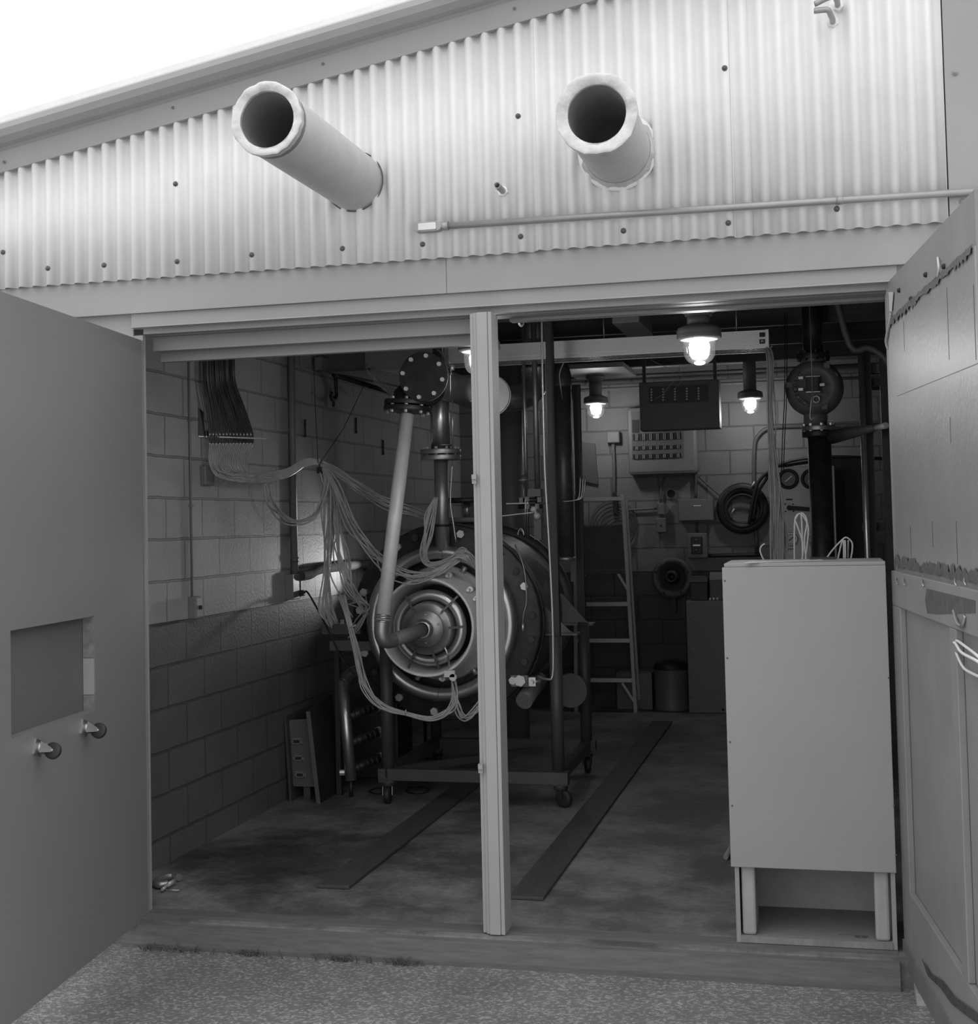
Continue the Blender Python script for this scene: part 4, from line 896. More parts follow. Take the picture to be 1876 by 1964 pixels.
# ================================================================== FLOOR
def plank(label, pts, h=.018):
    tag(MB().prism([Z(*p, .001) for p in pts], (0, 0, h)).build('floor_board', mat('dark_floor_board', .075, .6, var=.3, vs=9, streak=(9, 1, 1))), label, 'board', 'boards laid on the floor')
def board(x0, x1, y0, y1, label):
    tag(MB().box((x0, y0, .001), (x1, y1, .016)).build('floor_board', mat('dark_floor_board', .055, .6, var=.3, vs=7, streak=(9, 1, 1)), None, .003), label, 'board', 'boards laid on the floor')
board(1.018, 1.170, .42, 5.6, 'long dark board lying on the floor right of the post')
board(.140, .292, .46, 3.2, 'dark board lying on the floor under the test rig')
t = thing('hose_hook', 'small bent hose end with fittings lying on the floor by the left door', 'hose', Z(322, 1692))
MB().tube([Z(344, 1683, .02), Z(330, 1680, .02), Z(312, 1684, .02), Z(300, 1692, .02), Z(304, 1697, .02), Z(322, 1695, .02)], .016, 12).build('hose', m_steeld, t)
MB().cyl(Z(336, 1688, .025), Z(322, 1697, .025), .010, n=10).cyl(Z(322, 1697, .022), Z(311, 1706, .02), .007, n=8).build('fitting', m_bolt, t)
MB().cyl(Z(311, 1706, .012), Z(345, 1708, .008), .004, n=6).build('lever', m_steeld, t)
p_a, p_b = Z(1392, 1645, .012), Z(1403, 1622, .03)
tag(MB().cyl(p_a, p_a+(p_b-p_a)*1.6, .012, n=10).build('wooden_stick', m_ply), 'stub of a wooden stick poking out beside the white cabinet', 'stick')
tag(MB().box((2.625, -.30, -.106), (2.72, -.165, -.06)).build('concrete_block', mat('rough_concrete', .33, .9, var=.2, vs=20, bump=.5, bs=30), None, .006), 'broken piece of concrete beside the foot of the right door', 'block')
rr = random.Random(9)
for k, (u, v) in enumerate(((1716, 1872), (1728, 1872), (1703, 1876))):
    c = Z(u, v, -.1); c.y -= .01
    tag(MB().sphere(c, .014, 7, 5, (1.4, 1, .6)).build('pebble', MATS['rough_concrete']), ['pebble lying against the right end of the threshold', 'middle pebble of three at the right end of the threshold', 'leftmost pebble at the right end of the threshold'][k], 'pebble', 'pebbles by the threshold')
m_weed = mat('dry_weed', .10, .8, var=.4, vs=60)
wd = MB()
for k in range(150):
    u = rr.choice([rr.uniform(300, 420), rr.gauss(520, 14), rr.gauss(700, 18), rr.gauss(810, 22), rr.uniform(440, 860)])
    x = Z(u, 1800, -.1).x; y = -.168+rr.uniform(-.02, .004); h = rr.uniform(.01, .035)
    p = V(x, y, -.106); q = p+V(rr.uniform(-.03, .03), rr.uniform(-.03, .005), h)
    wd.tube([p, p.lerp(q, .5)+V(0, 0, .008), q], [.0018]*9, 4, sub=4)
o = tag(wd.build('weeds', m_weed), 'small dry weeds along the foot of the threshold', 'weeds'); o['kind'] = 'stuff'

# ================================================================== WHITE CABINET IN THE DOORWAY
cx0, cx1, cyf, cyb, ct_ = 2.000, 2.579, -.03, .40, 1.41
t = thing('plywood_cabinet', 'tall pale grey plywood cabinet standing on the threshold', 'cabinet', (2.29, .18, .005))
zf0 = Y(1560, 1667, cyf).z
MB().box((cx0-.013, cyf-.013, zf0), (cx1+.004, cyf, ct_)).build('front_panel', m_cab, t, .002)
MB().box((cx0, cyf+.0005, .005), (cx0+.016, cyb, ct_-.0005)).build('side_panel', m_cab, t)
MB().box((cx1-.016, cyf+.0005, .005), (cx1, cyb, ct_-.0005)).build('side_panel', m_cab, t)
MB().box((cx0-.006, cyf+.0005, ct_), (cx1+.004, cyb+.004, ct_+.014)).build('top_panel', m_cab, t, .002)
MB().box((cx0+.0165, cyb-.015, .005), (cx1-.0165, cyb, ct_-.001)).build('back_panel', m_cabin, t)
MB().box((cx0+.0165, cyf-.005, .006), (cx1-.0165, cyb-.0155, .03)).build('bottom_board', m_ply, t)
for xa_ in (cx0+.022, cx1-.075):
    MB().box((xa_, cyf+.01, .0305), (xa_+.052, cyf+.20 if xa_ < 2.2 else cyf+.05, zf0+.35)).build('inner_post', m_cabin, t, .01)
q = Z(1652, 1797, .0306); st = MB()
x_, y_ = q.x, q.y
st.torus((x_-.015, y_, .0306), ZU, .008, .001, 14, 4).torus((x_+.015, y_, .0306), ZU, .008, .001, 14, 4).box((x_-.015, y_+.0075, .0301), (x_+.015, y_+.009, .0309)).box((x_-.015, y_-.009, .0301), (x_+.015, y_-.0075, .0309)).box((x_-.08, y_+.016, .0301), (x_+.028, y_+.0175, .0307))
st.build('ink_stamp', m_ink, t)
for v in (1114, 1262, 1423, 1545): MB().sphere(Y(1390+(v-1100)*.032, v, cyf-.013), .004, 6, 5).build('nail_head', m_boxd, t)
for v in (1300, 1545, 1640): MB().sphere(Y(1697+(v-1100)*.04, v, cyf-.013), .004, 6, 5).build('nail_head', m_boxd, t)
# things on top
zt2 = ct_+.0145
tag(MB().bar(Z(1432, 1079, zt2+.003), Z(1575, 1074, zt2+.003), .022, .004).build('metal_strip', m_galv), 'flat metal strip lying on top of the white cabinet', 'strip')
q = Z(1578, 1072, zt2); tag(MB().box((q.x-.05, q.y-.06, zt2), (q.x+.05, q.y+.09, zt2+.006)).build('black_plate', m_black), 'black plate on the cabinet top beside the metal strip', 'plate')
t = thing('wire_loops', 'loops of pale plastic tube rising from the middle of the cabinet top', 'tubing', Y(1545, 1070, .44))
for pts in ([(1524, 1100), (1524, 1010), (1528, 992), (1534, 985), (1542, 992), (1550, 1010), (1549, 1040), (1541, 1100)], [(1533, 1100), (1541, 1050), (1530, 1010), (1525, 996), (1530, 986)], [(1540, 1100), (1538, 1000), (1534, 984)], [(1551, 1100), (1543, 1040), (1548, 1005), (1545, 990), (1537, 983)]):
    MB().tube([Y(u, v, .46) for u, v in pts], .0035, 7).build('tube', m_wire, t)
t = thing('wire_loops', 'loops of pale plastic tube at the right rear of the cabinet top', 'tubing', Y(1615, 1070, .44))
for pts in ([(1583, 1075), (1597, 1055), (1615, 1036), (1624, 1031), (1634, 1040), (1635, 1055), (1632, 1075)], [(1607, 1075), (1611, 1055), (1618, 1036)], [(1622, 1075), (1621, 1036)], [(1627, 1075), (1627, 1036)]):
    MB().tube([Y(u, v, .44) for u, v in pts]+[Y(pts[-1][0], 1105, .44)], .0035, 7).build('tube', m_wire, t)
tag(MB().tube([Y(1466, 1075, .37), Y(1461, 1066, .37), Y(1458, 1055, .37), Y(1461, 1047, .37), Y(1467, 1043, .37)], .0032, 7).build('wire_loop', m_wire), 'short pale tube hooked up at the left rear of the cabinet top', 'tubing')

# ================================================================== BACK WALL
def bbox(name, u0, v0, u1, v1, y0, y1, m, parent=None, bev=.006):
    a_, b_, c_, d_ = rect(u0, v0, u1, v1, y0); return MB().box((a_, y0, c_), (b_, y1, d_)).build(name, m, parent, bev)
BF = YB-.001
# breaker panel
y_ = 6.38; x0, x1, z0, z1 = rect(1206, 776, 1335, 912, y_)
t = thing('breaker_panel', 'wide grey breaker panel with three rows of switches on the back wall', 'panel', ((x0+x1)/2, BF, z0))
MB().box((x0, y_, z0), (x1, BF, z1)).build('case', m_box, t, .03)
a_, b_, c_, d_ = rect(1213, 786, 1308, 880, y_); MB().box((a_, y_-.006, c_), (b_, y_-.0005, d_)).build('front_plate', m_boxd, t, .004)
for v0, v1, n in ((829, 846, 7), (853, 864, 7), (869, 881, 7)):
    a_, b_, c_, d_ = rect(1214, v0, 1306, v1, y_-.0075); MB().box((a_, y_-.0085, c_), (b_, y_-.0065, d_)).build('slot_row', m_ink, t)
    w_ = (b_-a_)/n
    for k in range(n): MB().box((a_+w_*(k+.46), y_-.018, c_+.003), (a_+w_*(k+.56), y_-.009, d_-.003)).box((a_+w_*(k+.68), y_-.018, c_+.003), (a_+w_*(k+.78), y_-.009, d_-.003)).build('breaker_switch', m_cond, t)
a_, b_, c_, d_ = rect(1213, 805, 1226, 830, y_-.0075); MB().box((a_, y_-.0085, c_), (b_, y_-.0065, d_)).build('slot_row', m_ink, t)
# hanging terminal box
y_ = 4.9; x0, x1, z0, z1 = rect(1228, 727, 1378, 826, y_)
t = thing('terminal_box', 'dark hanging terminal box with five columns of pale studs', 'box', ((x0+x1)/2, y_+.1, z0))
MB().box((x0, y_, z0), (x1, y_+.2, z1)).build('case', m_boxd, t, .004)
a_, b_, c_, d_ = rect(1245, 737, 1358, 775, y_); MB().box((a_, y_-.006, c_), (b_, y_-.0005, d_)).build('terminal_plate', m_black, t)
for cidx in range(5):
    for k in range(5):
        q = Y(1249.5+22.6*cidx, 747+5.1*k-.6*cidx, y_-.008); MB().cyl(q, q+V(0, .0015, 0), .007, n=8).build('stud', m_white, t)
for xx in (x0+.03, x1-.03): MB().box((xx-.012, y_+.08, z1+.0005), (xx+.012, y_+.10, ZC-.001)).build('hanger', m_black, t)
for pts in ([(1256, 765), (1272, 756), (1290, 735), (1305, 722)], [(1272, 752), (1288, 735), (1302, 720)], [(1294, 745), (1305, 735), (1310, 722)], [(1248, 690), (1275, 703), (1310, 716)]):
    MB().tube([Y(u, v, y_-.02) for u, v in pts], .0022, 5).build('loose_wire', m_steeld, t)
# boxes and conduits
def small_box(name, u0, v0, u1, v1, label, cat, m=m_box, dp=.07, parts=()):
    x0, x1, z0, z1 = rect(u0, v0, u1, v1, BF-dp); tt = thing(name, label, cat, ((x0+x1)/2, BF, z0))
    MB().box((x0, BF-dp, z0), (x1, BF, z1)).build('case', m, tt, .006)
    MB().box((x0+.008, BF-dp-.004, z0+.008), (x1-.008, BF-dp-.0005, z1-.008)).build('cover', m, tt, .002)
    return tt
small_box('junction_box', 1164, 827, 1188, 850, 'small junction box on the back wall below the back left lamp', 'box')
small_box('junction_box', 1261, 965, 1275, 988, 'narrow conduit box on the back wall under the wall hole', 'box')
tt = small_box('switch_box', 1259, 993, 1277, 1022, 'single switch box directly under the narrow conduit box', 'switch')
q = Y(1268, 1008, BF-.08); MB().sphere(q, .008, 8, 6).build('button', m_ink, tt)
tt = small_box('electrical_box', 1301, 956, 1368, 1000, 'wide grey electrical box left of the black ring on the back wall', 'box', dp=.1)
q = Y(1337, 970, BF-.106); MB().box((q.x-.03, q.y-.001, q.z-.004), (q.x+.03, q.y+.002, q.z+.004)).build('name_plate', m_galv, tt)
tt = small_box('disconnect_switch', 1319, 1022, 1356, 1071, 'disconnect switch with a raised black handle plate on the back wall', 'switch', dp=.09)
x0, x1, z0, z1 = rect(1326, 1029, 1347, 1063, BF-.1); MB().box((x0, BF-.11, z0), (x1, BF-.0945, z1)).build('handle_plate', m_black, tt, .01)
q = Y(1336, 1046, BF-.12); MB().box((q.x-.03, BF-.125, q.z-.006), (q.x+.03, BF-.1105, q.z+.006)).build('handle', m_galv, tt)
for dv in (-8, 8): q = Y(1336, 1046+dv*1.2, BF-.112); MB().sphere(q, .012, 8, 6).build('button', m_boxd, tt)
def cond(label, pts, r=.014, m=m_boxd):
    tag(MB().tube([Y(u, v, BF-.03) for u, v in pts], r, 10, sub=3).build('wall_conduit', m), label, 'conduit', 'conduits on the back wall')
cond('conduit dropping from the junction box behind the ladder', [(1176, 851), (1178, 900), (1178, 950)], m=m_box)
cond('dark double conduit between the breaker panel and the wide electrical box', [(1332, 830), (1334, 900), (1335, 955)])
cond('short conduit joining the wide box and the disconnect switch', [(1337, 1001), (1337, 1021)], .012)
cond('black conduit running right from the disconnect switch', [(1358, 1066), (1400, 1065), (1460, 1064)], .018, m_black)
cond('conduit bending over from the ceiling towards the ring, right back wall', [(1700, 815), (1560, 817), (1500, 818), (1472, 822), (1455, 835), (1447, 860), (1447, 960), (1452, 1060)], .018)
cond('thin conduit under the breaker panel leading to the narrow box', [(1276, 914), (1269, 930), (1267, 964)], .010)
cond('horizontal conduit from the ladder to the narrow box', [(1190, 979), (1225, 977), (1260, 975)], .010, m_box)
cond('slanting cable from the breaker panel to the black ring', [(1340, 914), (1360, 932), (1378, 948), (1386, 955)], .008)
for k, v in enumerate((700, 716, 738)):
    zz_ = Y(1300, v, 6.3).z
    tag(MB().cyl((XL+.9, 6.30+.05*k, zz_), (XR-.01, 6.30+.05*k, zz_), .02-.003*k, n=10).build('ceiling_pipe', (m_cond, m_boxd, m_box)[k]), ['upper grey pipe along the top of the back wall', 'dark pipe along the top of the back wall', 'lowest pipe along the top of the back wall, behind the lamps'][k], 'pipe')
# open pipe hole
q = Y(1287, 947, BF-.02); t = thing('wall_pipe', 'open round pipe end in the back wall above the narrow box', 'pipe', (q.x, BF, q.z))
MB().lathe((q.x, BF, q.z), YN, [(.040, 0), (.042, .03), (.037, .03), (.036, .004)], 24).build('rim', m_box, t); MB().cyl((q.x, BF-.003, q.z), (q.x, BF, q.z), .036, n=20).build('dark_bore', m_ink, t)
# black coil ring
q = Y(1424, 975, BF-.06)
t = thing('gasket_ring', 'big black ring hung on the back wall beside the gauge cabinet', 'ring', q)
MB().lathe((q.x, BF, q.z), YN, [(.125, .0), (.125, .06), (.15, .075), (.20, .075), (.215, .06), (.215, 0)], 36).build('ring', m_black, t)
MB().torus((q.x+.0, BF-.085, q.z-.02), YN, .135, .012, 30, 8).torus((q.x, BF-.085, q.z+.01), YN, .165, .010, 30, 8).build('hose_coil', m_rubber, t)
for u, v in ((1441, 935), (1402, 987), (1440, 1000)): q2 = Y(u, v, BF-.1); MB().cyl(q2, q2+V(.03, 0, .05), .008, n=8).build('hose_fitting', m_bolt, t)
tag(MB().tube([Y(1437, 1005, BF-.12), Y(1442, 970, BF-.14), Y(1455, 925, BF-.16), Y(1475, 905, BF-.2), Y(1500, 890, BF-.3), Y(1540, 880, BF-.4), Y(1600, 876, BF-.5), Y(1700, 880, BF-.5)], .014, 8).build('black_hose', m_rubber), 'upper black hose arching from the ring over the gauge cabinet', 'hose', 'black hoses')
tag(MB().tube([Y(1444, 1000, BF-.12), Y(1452, 950, BF-.14), Y(1466, 925, BF-.16), Y(1480, 905, BF-.2), Y(1510, 893, BF-.3), Y(1560, 885, BF-.4)], .013, 8).build('black_hose', m_rubber), 'lower black hose running from the ring to the gauge cabinet', 'hose', 'black hoses')
# flanged cone
q = Y(1290, 1108, BF-.1)
t = thing('flanged_cone', 'dark flanged cone with a small bore standing against the back wall', 'flange', q)
MB().lathe((q.x, BF, q.z), YN, [(.12, .0), (.15, .09), (.172, .10), (.172, .13), (.13, .135), (.11, .06), (.07, .04), (.06, .03)], 40).build('flange', m_boxd, t)
MB().lathe((q.x, BF, q.z+.01), YN, [(.06, .06), (.055, .20), (.045, .22), (.030, .22), (.028, .1), (.001, .1)], 28).build('neck', m_black2, t)
for dg in (60, 90, 120, 20, 160, 240, 300): a = math.radians(dg); MB().cyl((q.x+.143*math.cos(a), BF-.136, q.z+.143*math.sin(a)), (q.x+.143*math.cos(a), BF-.13, q.z+.143*math.sin(a)), .009, n=8).build('bolt_hole', m_box if dg in (90, 120) else m_ink, t)
MB().box((q.x-.02, BF-.07, q.z-.30), (q.x+.02, BF-.005, q.z-.17)).build('wall_peg', m_black, t)
# hanging coil of tube and dark sign
q = Y(1190, 1000, BF-.04)
t = thing('tube_coil', 'coil of thin tube hung on the back wall behind the ladder', 'coil', q)
cm = MB()
for k in range(9): cm.torus((q.x-.06+.008*k, BF-.02-.004*k, q.z-.02-.012*k), V(.05*k/9, -1, .02), .20-.012*k, .0035, 40, 5)
cm.build('coil', m_boxd, t); MB().box((q.x-.06, BF-.05, q.z+.07), (q.x-.02, BF, q.z+.22)).build('hanger', m_black, t)
x0, x1, z0, z1 = rect(1113, 846, 1143, 930, 6.5)
tag(MB().prism([(x0, 6.5, z0+.04), (x1+.01, 6.5, z0), (x1-.01, 6.5, z1-.02), (x0, 6.5, z1)], (0, .029, 0)).build('dark_board', m_boxd), 'dark narrow board hanging behind the channel on the back wall', 'board')

# ---- ladder
t = thing('step_ladder', 'folded aluminium step ladder leaning at the back left of the bay', 'ladder', (.6, 6.22, 0))
yb_, yt_ = 6.20, 6.12
Rb, Rt = Y(1220, 1365, 6.2), Y(1195, 948, yt_); Rb.z = .002
wid = .50; Lb, Lt = Rb-V(wid, 0, 0), Rt-V(wid-.10, 0, 0)
for a_, b_ in ((Rb, Rt), (Lb, Lt)): MB().bar(a_, b_, .028, .065, (0, 1, 0)).build('rail', m_alu, t)
for a_, b_ in ((Y(1226, 1341, 6.33), Y(1201, 960, 6.22)),):
    MB().bar(a_, b_, .022, .045, (0, 1, 0)).build('rear_rail', m_alu, t); MB().bar(a_-V(wid-.05, 0, 0), b_-V(wid-.12, 0, 0), .022, .045, (0, 1, 0)).build('rear_rail', m_alu, t)
def atv(v):
    f = (v-1365.)/(948-1365); return Rb.lerp(Rt, f), Lb.lerp(Lt, f)
for v in (1158, 1228, 1304):
    a_, b_ = atv(v); MB().bar(a_-V(.015, 0, 0), b_+V(.015, 0, 0), .075, .032).build('step', m_alu, t)
a_, b_ = atv(956); MB().bar(a_+V(.01, 0, 0), b_-V(.01, 0, 0), .10, .03).build('top_cap', m_alu, t)
a_, b_ = atv(1097); MB().bar(a_-V(.015, 0, 0), b_+V(.015, 0, 0), .03, .03).build('step', m_boxd, t)
c_, d_ = atv(1008); pf = MB().prism([a_-V(.015, .02, -.02), b_+V(.015, -.02, .02), d_+V(.015, -.02, 0), c_-V(.015, .02, 0)], (0, .015, 0)); pf.build('folded_platform', m_boxd, t)
hl = MB(); rr = random.Random(4)
for i in range(7):
    for j in range(6):
        q = (a_.lerp(b_, .10+.8*i/6)).lerp(c_.lerp(d_, .10+.8*i/6), .12+.76*j/5)+V(0, -.0215, 0); hl.cyl(q, q+V(0, .001, 0), .004, n=6)
hl.build('punched_holes', m_ink, t)
a_, b_ = atv(1100); c_, d_ = atv(1130)
MB().bar(a_-V(.08, 0, 0), c_-V(.012, 0, 0), .02, .01, (0, 1, 0)).build('brace', m_alu, t); MB().bar(b_+V(.08, 0, 0), d_+V(.012, 0, 0), .02, .01, (0, 1, 0)).build('brace', m_alu, t)
a_, b_ = atv(1310); c_, d_ = atv(1345)
MB().bar(a_-V(.10, 0, 0), c_-V(.012, 0, 0), .02, .01, (0, 1, 0)).build('brace', m_alu, t); MB().bar(b_+V(.10, 0, 0), d_+V(.012, 0, 0), .02, .01, (0, 1, 0)).build('brace', m_alu, t)

# ---- low things by the back wall
x0, x1, z0, z1 = rect(1322, 1152, 1440, 1366, 6.18)
t = thing('low_cabinet', 'plain grey steel cabinet standing behind the white cabinet', 'cabinet', ((x0+x1)/2, 6.3, 0))
MB().box((x0, 6.18, .002), (x1+.3, 6.50, z1)).build('case', m_box, t, .004)
for u in (1387, 1396): q = Y(u, 1361, 6.179); MB().cyl(q-V(0, .002, 0), q, .011, n=12).build('round_hole', m_ink, t)
for v in (1188, 1250, 1296, 1337): q = Y(1324+(v-1152)*.01, v, 6.179); MB().sphere(q, .005, 6, 5).build('screw', m_ink, t)
ztc = z1
x0, x1, z0, z1 = rect(1325, 1108, 1357, 1148, 6.24)
t = thing('car_battery', 'black battery on the grey cabinet in front of the flanged cone', 'battery', ((x0+x1)/2, 6.3, ztc+.001))
MB().box((x0, 6.24, ztc+.001), (x1, 6.38, z1-.04)).build('case', m_black, t, .006); MB().box((x0, 6.24, z1-.0395), (x1, 6.38, z1)).build('lid', m_boxd, t, .004)
for k in range(6): MB().cyl((x0+.02+(x1-x0-.04)*k/5, 6.28, z1+.0005), (x0+.02+(x1-x0-.04)*k/5, 6.28, z1+.012), .010, n=8).build('cell_cap', m_box, t)
x0, x1, z0, z1 = rect(1362, 1098, 1400, 1148, 6.22)
t = thing('metal_box', 'dark lidded metal box beside the battery on the grey cabinet', 'box', ((x0+x1)/2, 6.3, ztc+.001))
MB().box((x0, 6.22, ztc+.001), (x1+.08, 6.42, z1-.06)).build('case', m_boxd, t, .006); MB().prism([(x0, 6.22, z1-.0595), (x0, 6.42, z1-.0595), (x0, 6.40, z1), (x0, 6.26, z1)], (x1+.08-x0, 0, 0)).build('lid', m_box, t)
for k in range(3):
    q = Y(1362+7*k, 1147, 6.195); q.z = ztc+.012; tag(MB().cyl(q-V(0, 0, .0105), q+V(0, 0, .012), .010, n=8).build('small_bolt', m_bolt), ('left', 'middle', 'right')[k]+' one of three small bolts on the grey cabinet edge', 'bolt', 'small bolts on the cabinet')
x0, x1, z0, z1 = rect(1255, 1262, 1320, 1350, 6.33); xc = (x0+x1)/2; rad = (x1-x0)/2; hcan = z1-z0+.02
t = thing('rag_can', 'round dark can lettered for clean rags beside the grey cabinet', 'can', (xc, 6.33, 0))
MB().lathe((xc, 6.36, 0), ZU, [(.001, .002), (rad*.97, .002), (rad, .01), (rad, .02), (rad*.97, .03), (rad*.97, hcan-.08), (rad*.98, hcan-.07), (rad*.9, hcan-.05)], 40).build('body', mat('rag_can_paint', .15, .5, var=.1), t)
MB().lathe((xc, 6.36, 0), ZU, [(rad*1.0, hcan-.062), (rad*1.02, hcan-.04), (rad*.95, hcan-.02), (rad*.5, hcan), (.001, hcan+.004)], 40).build('lid', m_black, t)
lt = 'CLEAN-RAGS'
for k, ch in enumerate(lt):
    a = math.radians(-90+(k-4.5)*10.6); me = MB(); nx, ny = math.cos(a), math.sin(a); zl = Y(1288, 1280, 6.33-rad).z
    text_on(t, ch, .05, (xc+nx*(rad*.97+.001), 6.36+ny*(rad*.97+.001), zl), (-ny, nx, 0), (0, 0, 1), m_ink, 'letter')
x0, x1, z0, z1 = rect(1205, 1292, 1249, 1350, 6.30)
tag(MB().box((x0-.1, 6.34, .002), (x1, 6.52, z1)).build('cardboard_box', m_box, None, .004), 'plain pale box on the floor behind the ladder foot', 'box')

# ================================================================== RIGHT REAR: BLOWER, PIPES, GAUGES
by = 3.6; bc2 = Y(1562, 745, by); rs = Y(1619, 745, by).x-Y(1562, 745, by).x
t = thing('blower_casing', 'round cast casing with raised lettering hanging on a black pipe', 'blower', bc2)
MB().lathe(bc2, YN, [(.001, -.16), (rs*.7, -.15), (rs*.95, -.07), (rs, 0), (rs*.97, .05), (rs*.86, .10), (rs*.72, .125), (rs*.60, .13), (rs*.52, .118), (.001, .115)], 48).build('casing', m_body, t)
sq = rs*.24
MB().box((bc2.x-sq*1.1, by-.20, bc2.z-sq*.9), (bc2.x+sq*.75, by-.116, bc2.z+sq*1.3)).build('square_cover', m_black2, t, .006)
MB().box((bc2.x-sq*1.15, by-.215, bc2.z-sq*.98), (bc2.x+sq*.8, by-.2, bc2.z-sq*.85)).box((bc2.x-sq*1.15, by-.208, bc2.z+sq*1.25), (bc2.x+sq*.8, by-.2, bc2.z+sq*1.35)).build('cover_edge', m_bolt, t)
for u, v in ((1536, 725), (1536, 747), (1577, 738)): q = Y(u, v, by-.18); MB().box(q-V(.014, .01, .008), q+V(.014, .01, .008)).build('clip', m_bolt, t)
q = Y(1601, 720, by-.10); MB().torus(q, YN, .016, .005, 16, 6).build('lug', m_box, t)
for u, v in ((1514, 738), (1586, 701), (1582, 780)): q = Y(u, v, by-.11); MB().box(q-V(.018, .012, .018), q+V(.018, .012, .018)).build('lug', m_box, t, .003)
for k, ch in enumerate('TURBOMOTOR'):
    a = math.radians(133+k*13.2); rl = rs*.63; d = V(math.cos(a), 0, math.sin(a))
    text_on(t, ch, .042, bc2+d*rl+V(0, -.131, 0), V(-d.z, 0, d.x)*-1, d, m_ink, 'letter', .002)
MB().torus(bc2+V(.01, -.13, -rs*.44), YN, rs*.11, .006, 24, 8).build('pull_ring', m_bolt, t)
flange(bc2+V(.0, .0, rs*1.12), ZU, rs*.58, .035, m_black2, 8, .012, t, m_black2)
MB().cyl(bc2+V(0, 0, rs*.85), bc2+V(0, 0, rs*1.12), rs*.42, n=26).build('neck', m_body, t)
MB().cyl(bc2+V(0, 0, -rs*1.3), bc2+V(0, 0, -rs*.8), rs*.40, n=26).build('neck', m_body, t)
up_ = Y(1558, 700, by)
MB().cyl((bc2.x-.0, by, bc2.z+rs*1.15), (bc2.x, by, ZC-.001), rs*.34, n=26).build('upper_pipe', m_black, t)
zfl = Y(1560, 822, by).z
flange((bc2.x+.02, by, zfl), ZU, rs*.58, .03, m_steeld, 8, .012, t, m_bolt); flange((bc2.x+.02, by, zfl-.036), ZU, rs*.58, .034, m_black2, 0, .012, t)
MB().cyl((bc2.x+.02, by, .04), (bc2.x+.02, by, zfl-.05), rs*.40, n=28).build('lower_pipe', m_black2, t)
MB().cyl((bc2.x+.02, by, .002), (bc2.x+.02, by, .04), rs*.6, n=28).build('base_flange', m_black2, t)
q0_, q1_ = Y(1596, 838, by-.05), Y(1700, 816, by-.5)
MB().cyl(q0_, q0_.lerp(q1_, .82), .045, .022, n=18).build('side_arm', m_boxd, t); MB().cyl(q0_.lerp(q1_, .82), q1_, .018, n=12).build('arm_tip', m_pale, t)
# chain / hook in front
t = thing('hanging_rod', 'thin rod with a hooked end hanging in front of the round casing', 'rod', Y(1560, 700, by-.35))
zr_ = Y(1560, 800, by-.35)
MB().cyl((zr_.x, by-.35, zr_.z), (zr_.x, by-.35, ZC-.001), .0035, n=6).build('rod', m_cond, t)
MB().tube([zr_, zr_-V(.004, 0, .012), zr_-V(.016, 0, .012), zr_-V(.018, 0, -.02), Y(1557, 762, by-.35)], .0035, 6).build('hook', m_bolt, t)
for u, lab in ((1503, 'left one of the two thin cords hanging beside the round casing'), (1507, 'right one of the two thin cords hanging beside the round casing')):
    tag(MB().tube([Y(u+2, 600, 3.5), Y(u+2, 755, 3.5), Y(u-2, 840, 3.5), Y(u-4, 905, 3.55)], .003, 6).build('thin_cord', m_ink), lab, 'cord', 'thin cords beside the casing')
# gauge cabinet
y_ = 4.6; x0, x1, z0, z1 = rect(1490, 893, 1600, 1400, y_)
t = thing('gauge_cabinet', 'pale instrument cabinet with round gauges behind the black pipe', 'cabinet', ((x0+x1)/2, y_+.2, 0))
MB().box((x0, y_, .002), (x1, y_+.40, z1)).build('case', m_white, t, .004)
def gauge(u, v, r, mrim, mface, dark):
    c = Y(u, v, y_-.001); b = MB().lathe(c, YN, [(r*.68, .002), (r*.72, .03), (r*.98, .03), (r, .02), (r, 0)], 30).build('gauge_rim', mrim, t)
    MB().cyl(c, c+V(0, -.006, 0), r*.7, n=26).build('dial', mface, b); MB().bar(c+V(-r*.3, -.008, -r*.25), c+V(r*.35, -.008, r*.3), .006, .002, (0, 1, 0)).build('needle', m_ink if not dark else m_pale, b)
gauge(1512, 919, .072, m_black, m_box, True); gauge(1556, 919, .072, m_black, m_box, True)
gauge(1517, 1034, .048, m_bolt, m_white, False); gauge(1560, 1034, .048, m_bolt, m_white, False)
c = Y(1514, 974, y_-.01); e = Y(1552, 977, y_-.03); MB().bar(c, e, .03, .014, (0, 1, 0)).cyl(c+V(0, .01, 0), c-V(0, .02, 0), .018, n=14).build('lever', m_ink, t)
for u, v in ((1506, 967), (1521, 967), (1507, 981), (1522, 981)): q = Y(u, v, y_-.002); MB().cyl(q, q+V(0, .002, 0), .006, n=8).build('screw', m_ink, t)
q = Y(1514, 958, y_-.002); MB().box((q.x-.022, q.y-.001, q.z-.005), (q.x+.022, q.y+.001, q.z+.005)).build('name_plate', m_ink, t)
q = Y(1517, 1053, y_-.002); MB().box((q.x-.022, q.y-.001, q.z-.004), (q.x+.022, q.y+.001, q.z+.004)).build('name_plate', m_boxd, t)
x0, x1, z0, z1 = rect(1604, 876, 1668, 1500, 5.05)
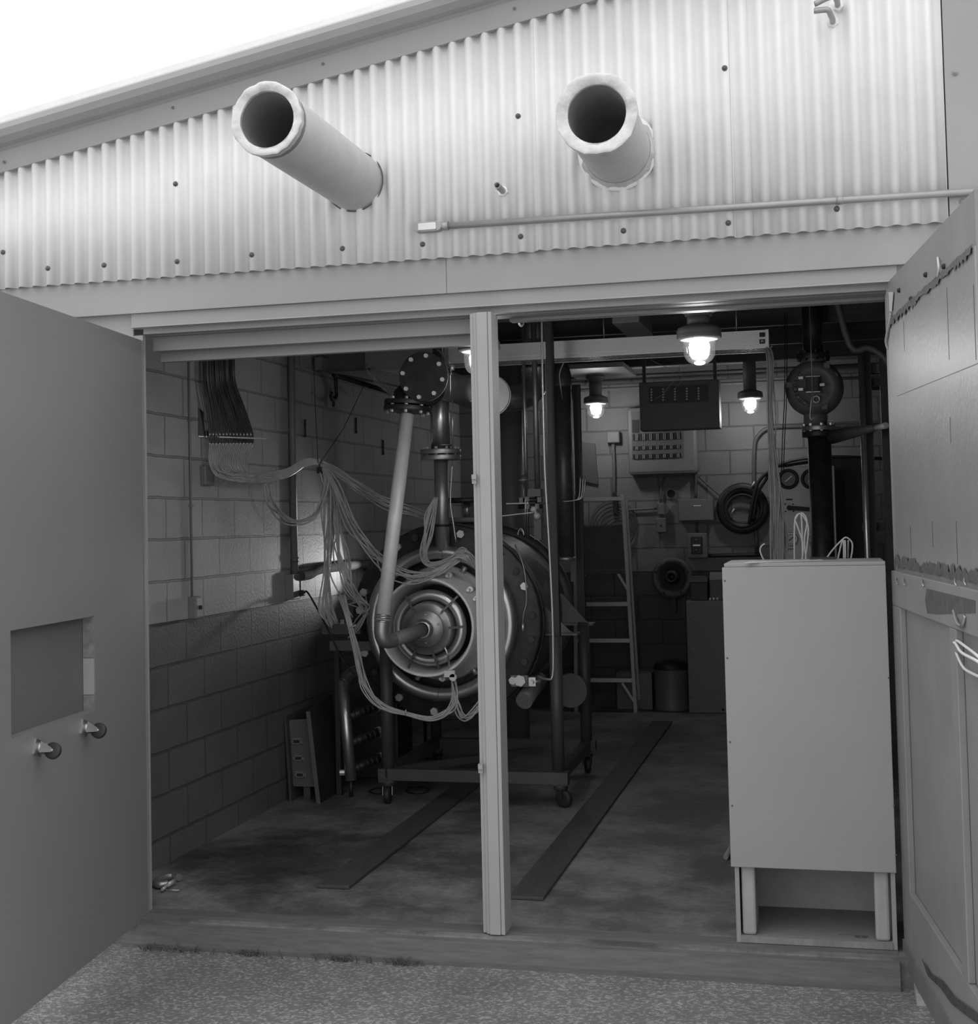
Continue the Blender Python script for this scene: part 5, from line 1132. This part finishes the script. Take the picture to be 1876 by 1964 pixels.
tag(MB().box((x0, 5.05, .002), (x1, 5.5, z1)).build('dark_cabinet', m_black, None, .006), 'tall black cabinet right of the black pipe', 'cabinet')
# uprights on the right
q = Y(1657, 850, 3.3)
tag(MB().cyl((q.x, 3.3, 0.), (q.x, 3.3, Y(1654, 670, 3.3).z), .018, n=16).build('steel_pole', m_steel), 'slim shiny pole in front of the dark uprights at the right', 'pole')
t = thing('dark_rack', 'dark upright rack seen in the gap beside the right door', 'rack', (q.x+.1, 3.5, 0))
for u in (1666, 1702): q2 = Y(u, 850, 3.4); MB().box((q2.x-.03, 3.4, 0.002), (q2.x+.03, 3.46, Y(u, 672, 3.4).z)).build('upright', m_black, t)
for v in (730, 1010, 1300): q2 = Y(1666, v, 3.4); q3 = Y(1702, v, 3.4); MB().box((q2.x-.03, 3.461, q2.z-.03), (q3.x+.03, 3.75, q2.z+.02)).build('shelf', m_black, t)
q2 = Y(1682, 708, 3.55); MB().box(q2-V(.05, .04, .03), q2+V(.05, .04, .03)).build('pale_box', m_box, t)
tag(MB().tube([Y(1600, 500, 3.0)*0+V(Y(1640, 665, 3.0).x-.12, 3.0, ZC-.001), Y(1630, 662, 3.0), Y(1665, 667, 3.0), Y(1690, 680, 3.0), Y(1712, 705, 3.0)], .02, 10).build('bent_pipe', m_boxd), 'dark pipe bending down above the rack by the right door', 'pipe')
# ceiling ducts
x0, x1, z0, z1 = rect(1085, 690, 1195, 735, 5.4)
tag(MB().box((x0-.05, 5.4, Y(1143, 721, 6.0).z+.0005), (x1, 6.2, ZC-.165)).build('sheet_metal_duct', m_cond, None, .004), 'sheet metal duct under the ceiling above the back left lamp', 'duct')
x0, x1, z0, z1 = rect(1180, 600, 1230, 640, 2.0)
tag(MB().box((x0, 1.9, ZC-.36), (x1, 2.5, ZC-.165)).build('ceiling_box', m_boxd, None, .004), 'dark box under the ceiling left of the right front lamp', 'box')
q = Y(999, 613, 1.19); tag(MB().torus(q, V(1, -.2, 0), .03, .006, 20, 8).build('ring_hook', m_galv), 'small bright ring hanging just behind the header right of the post', 'ring')
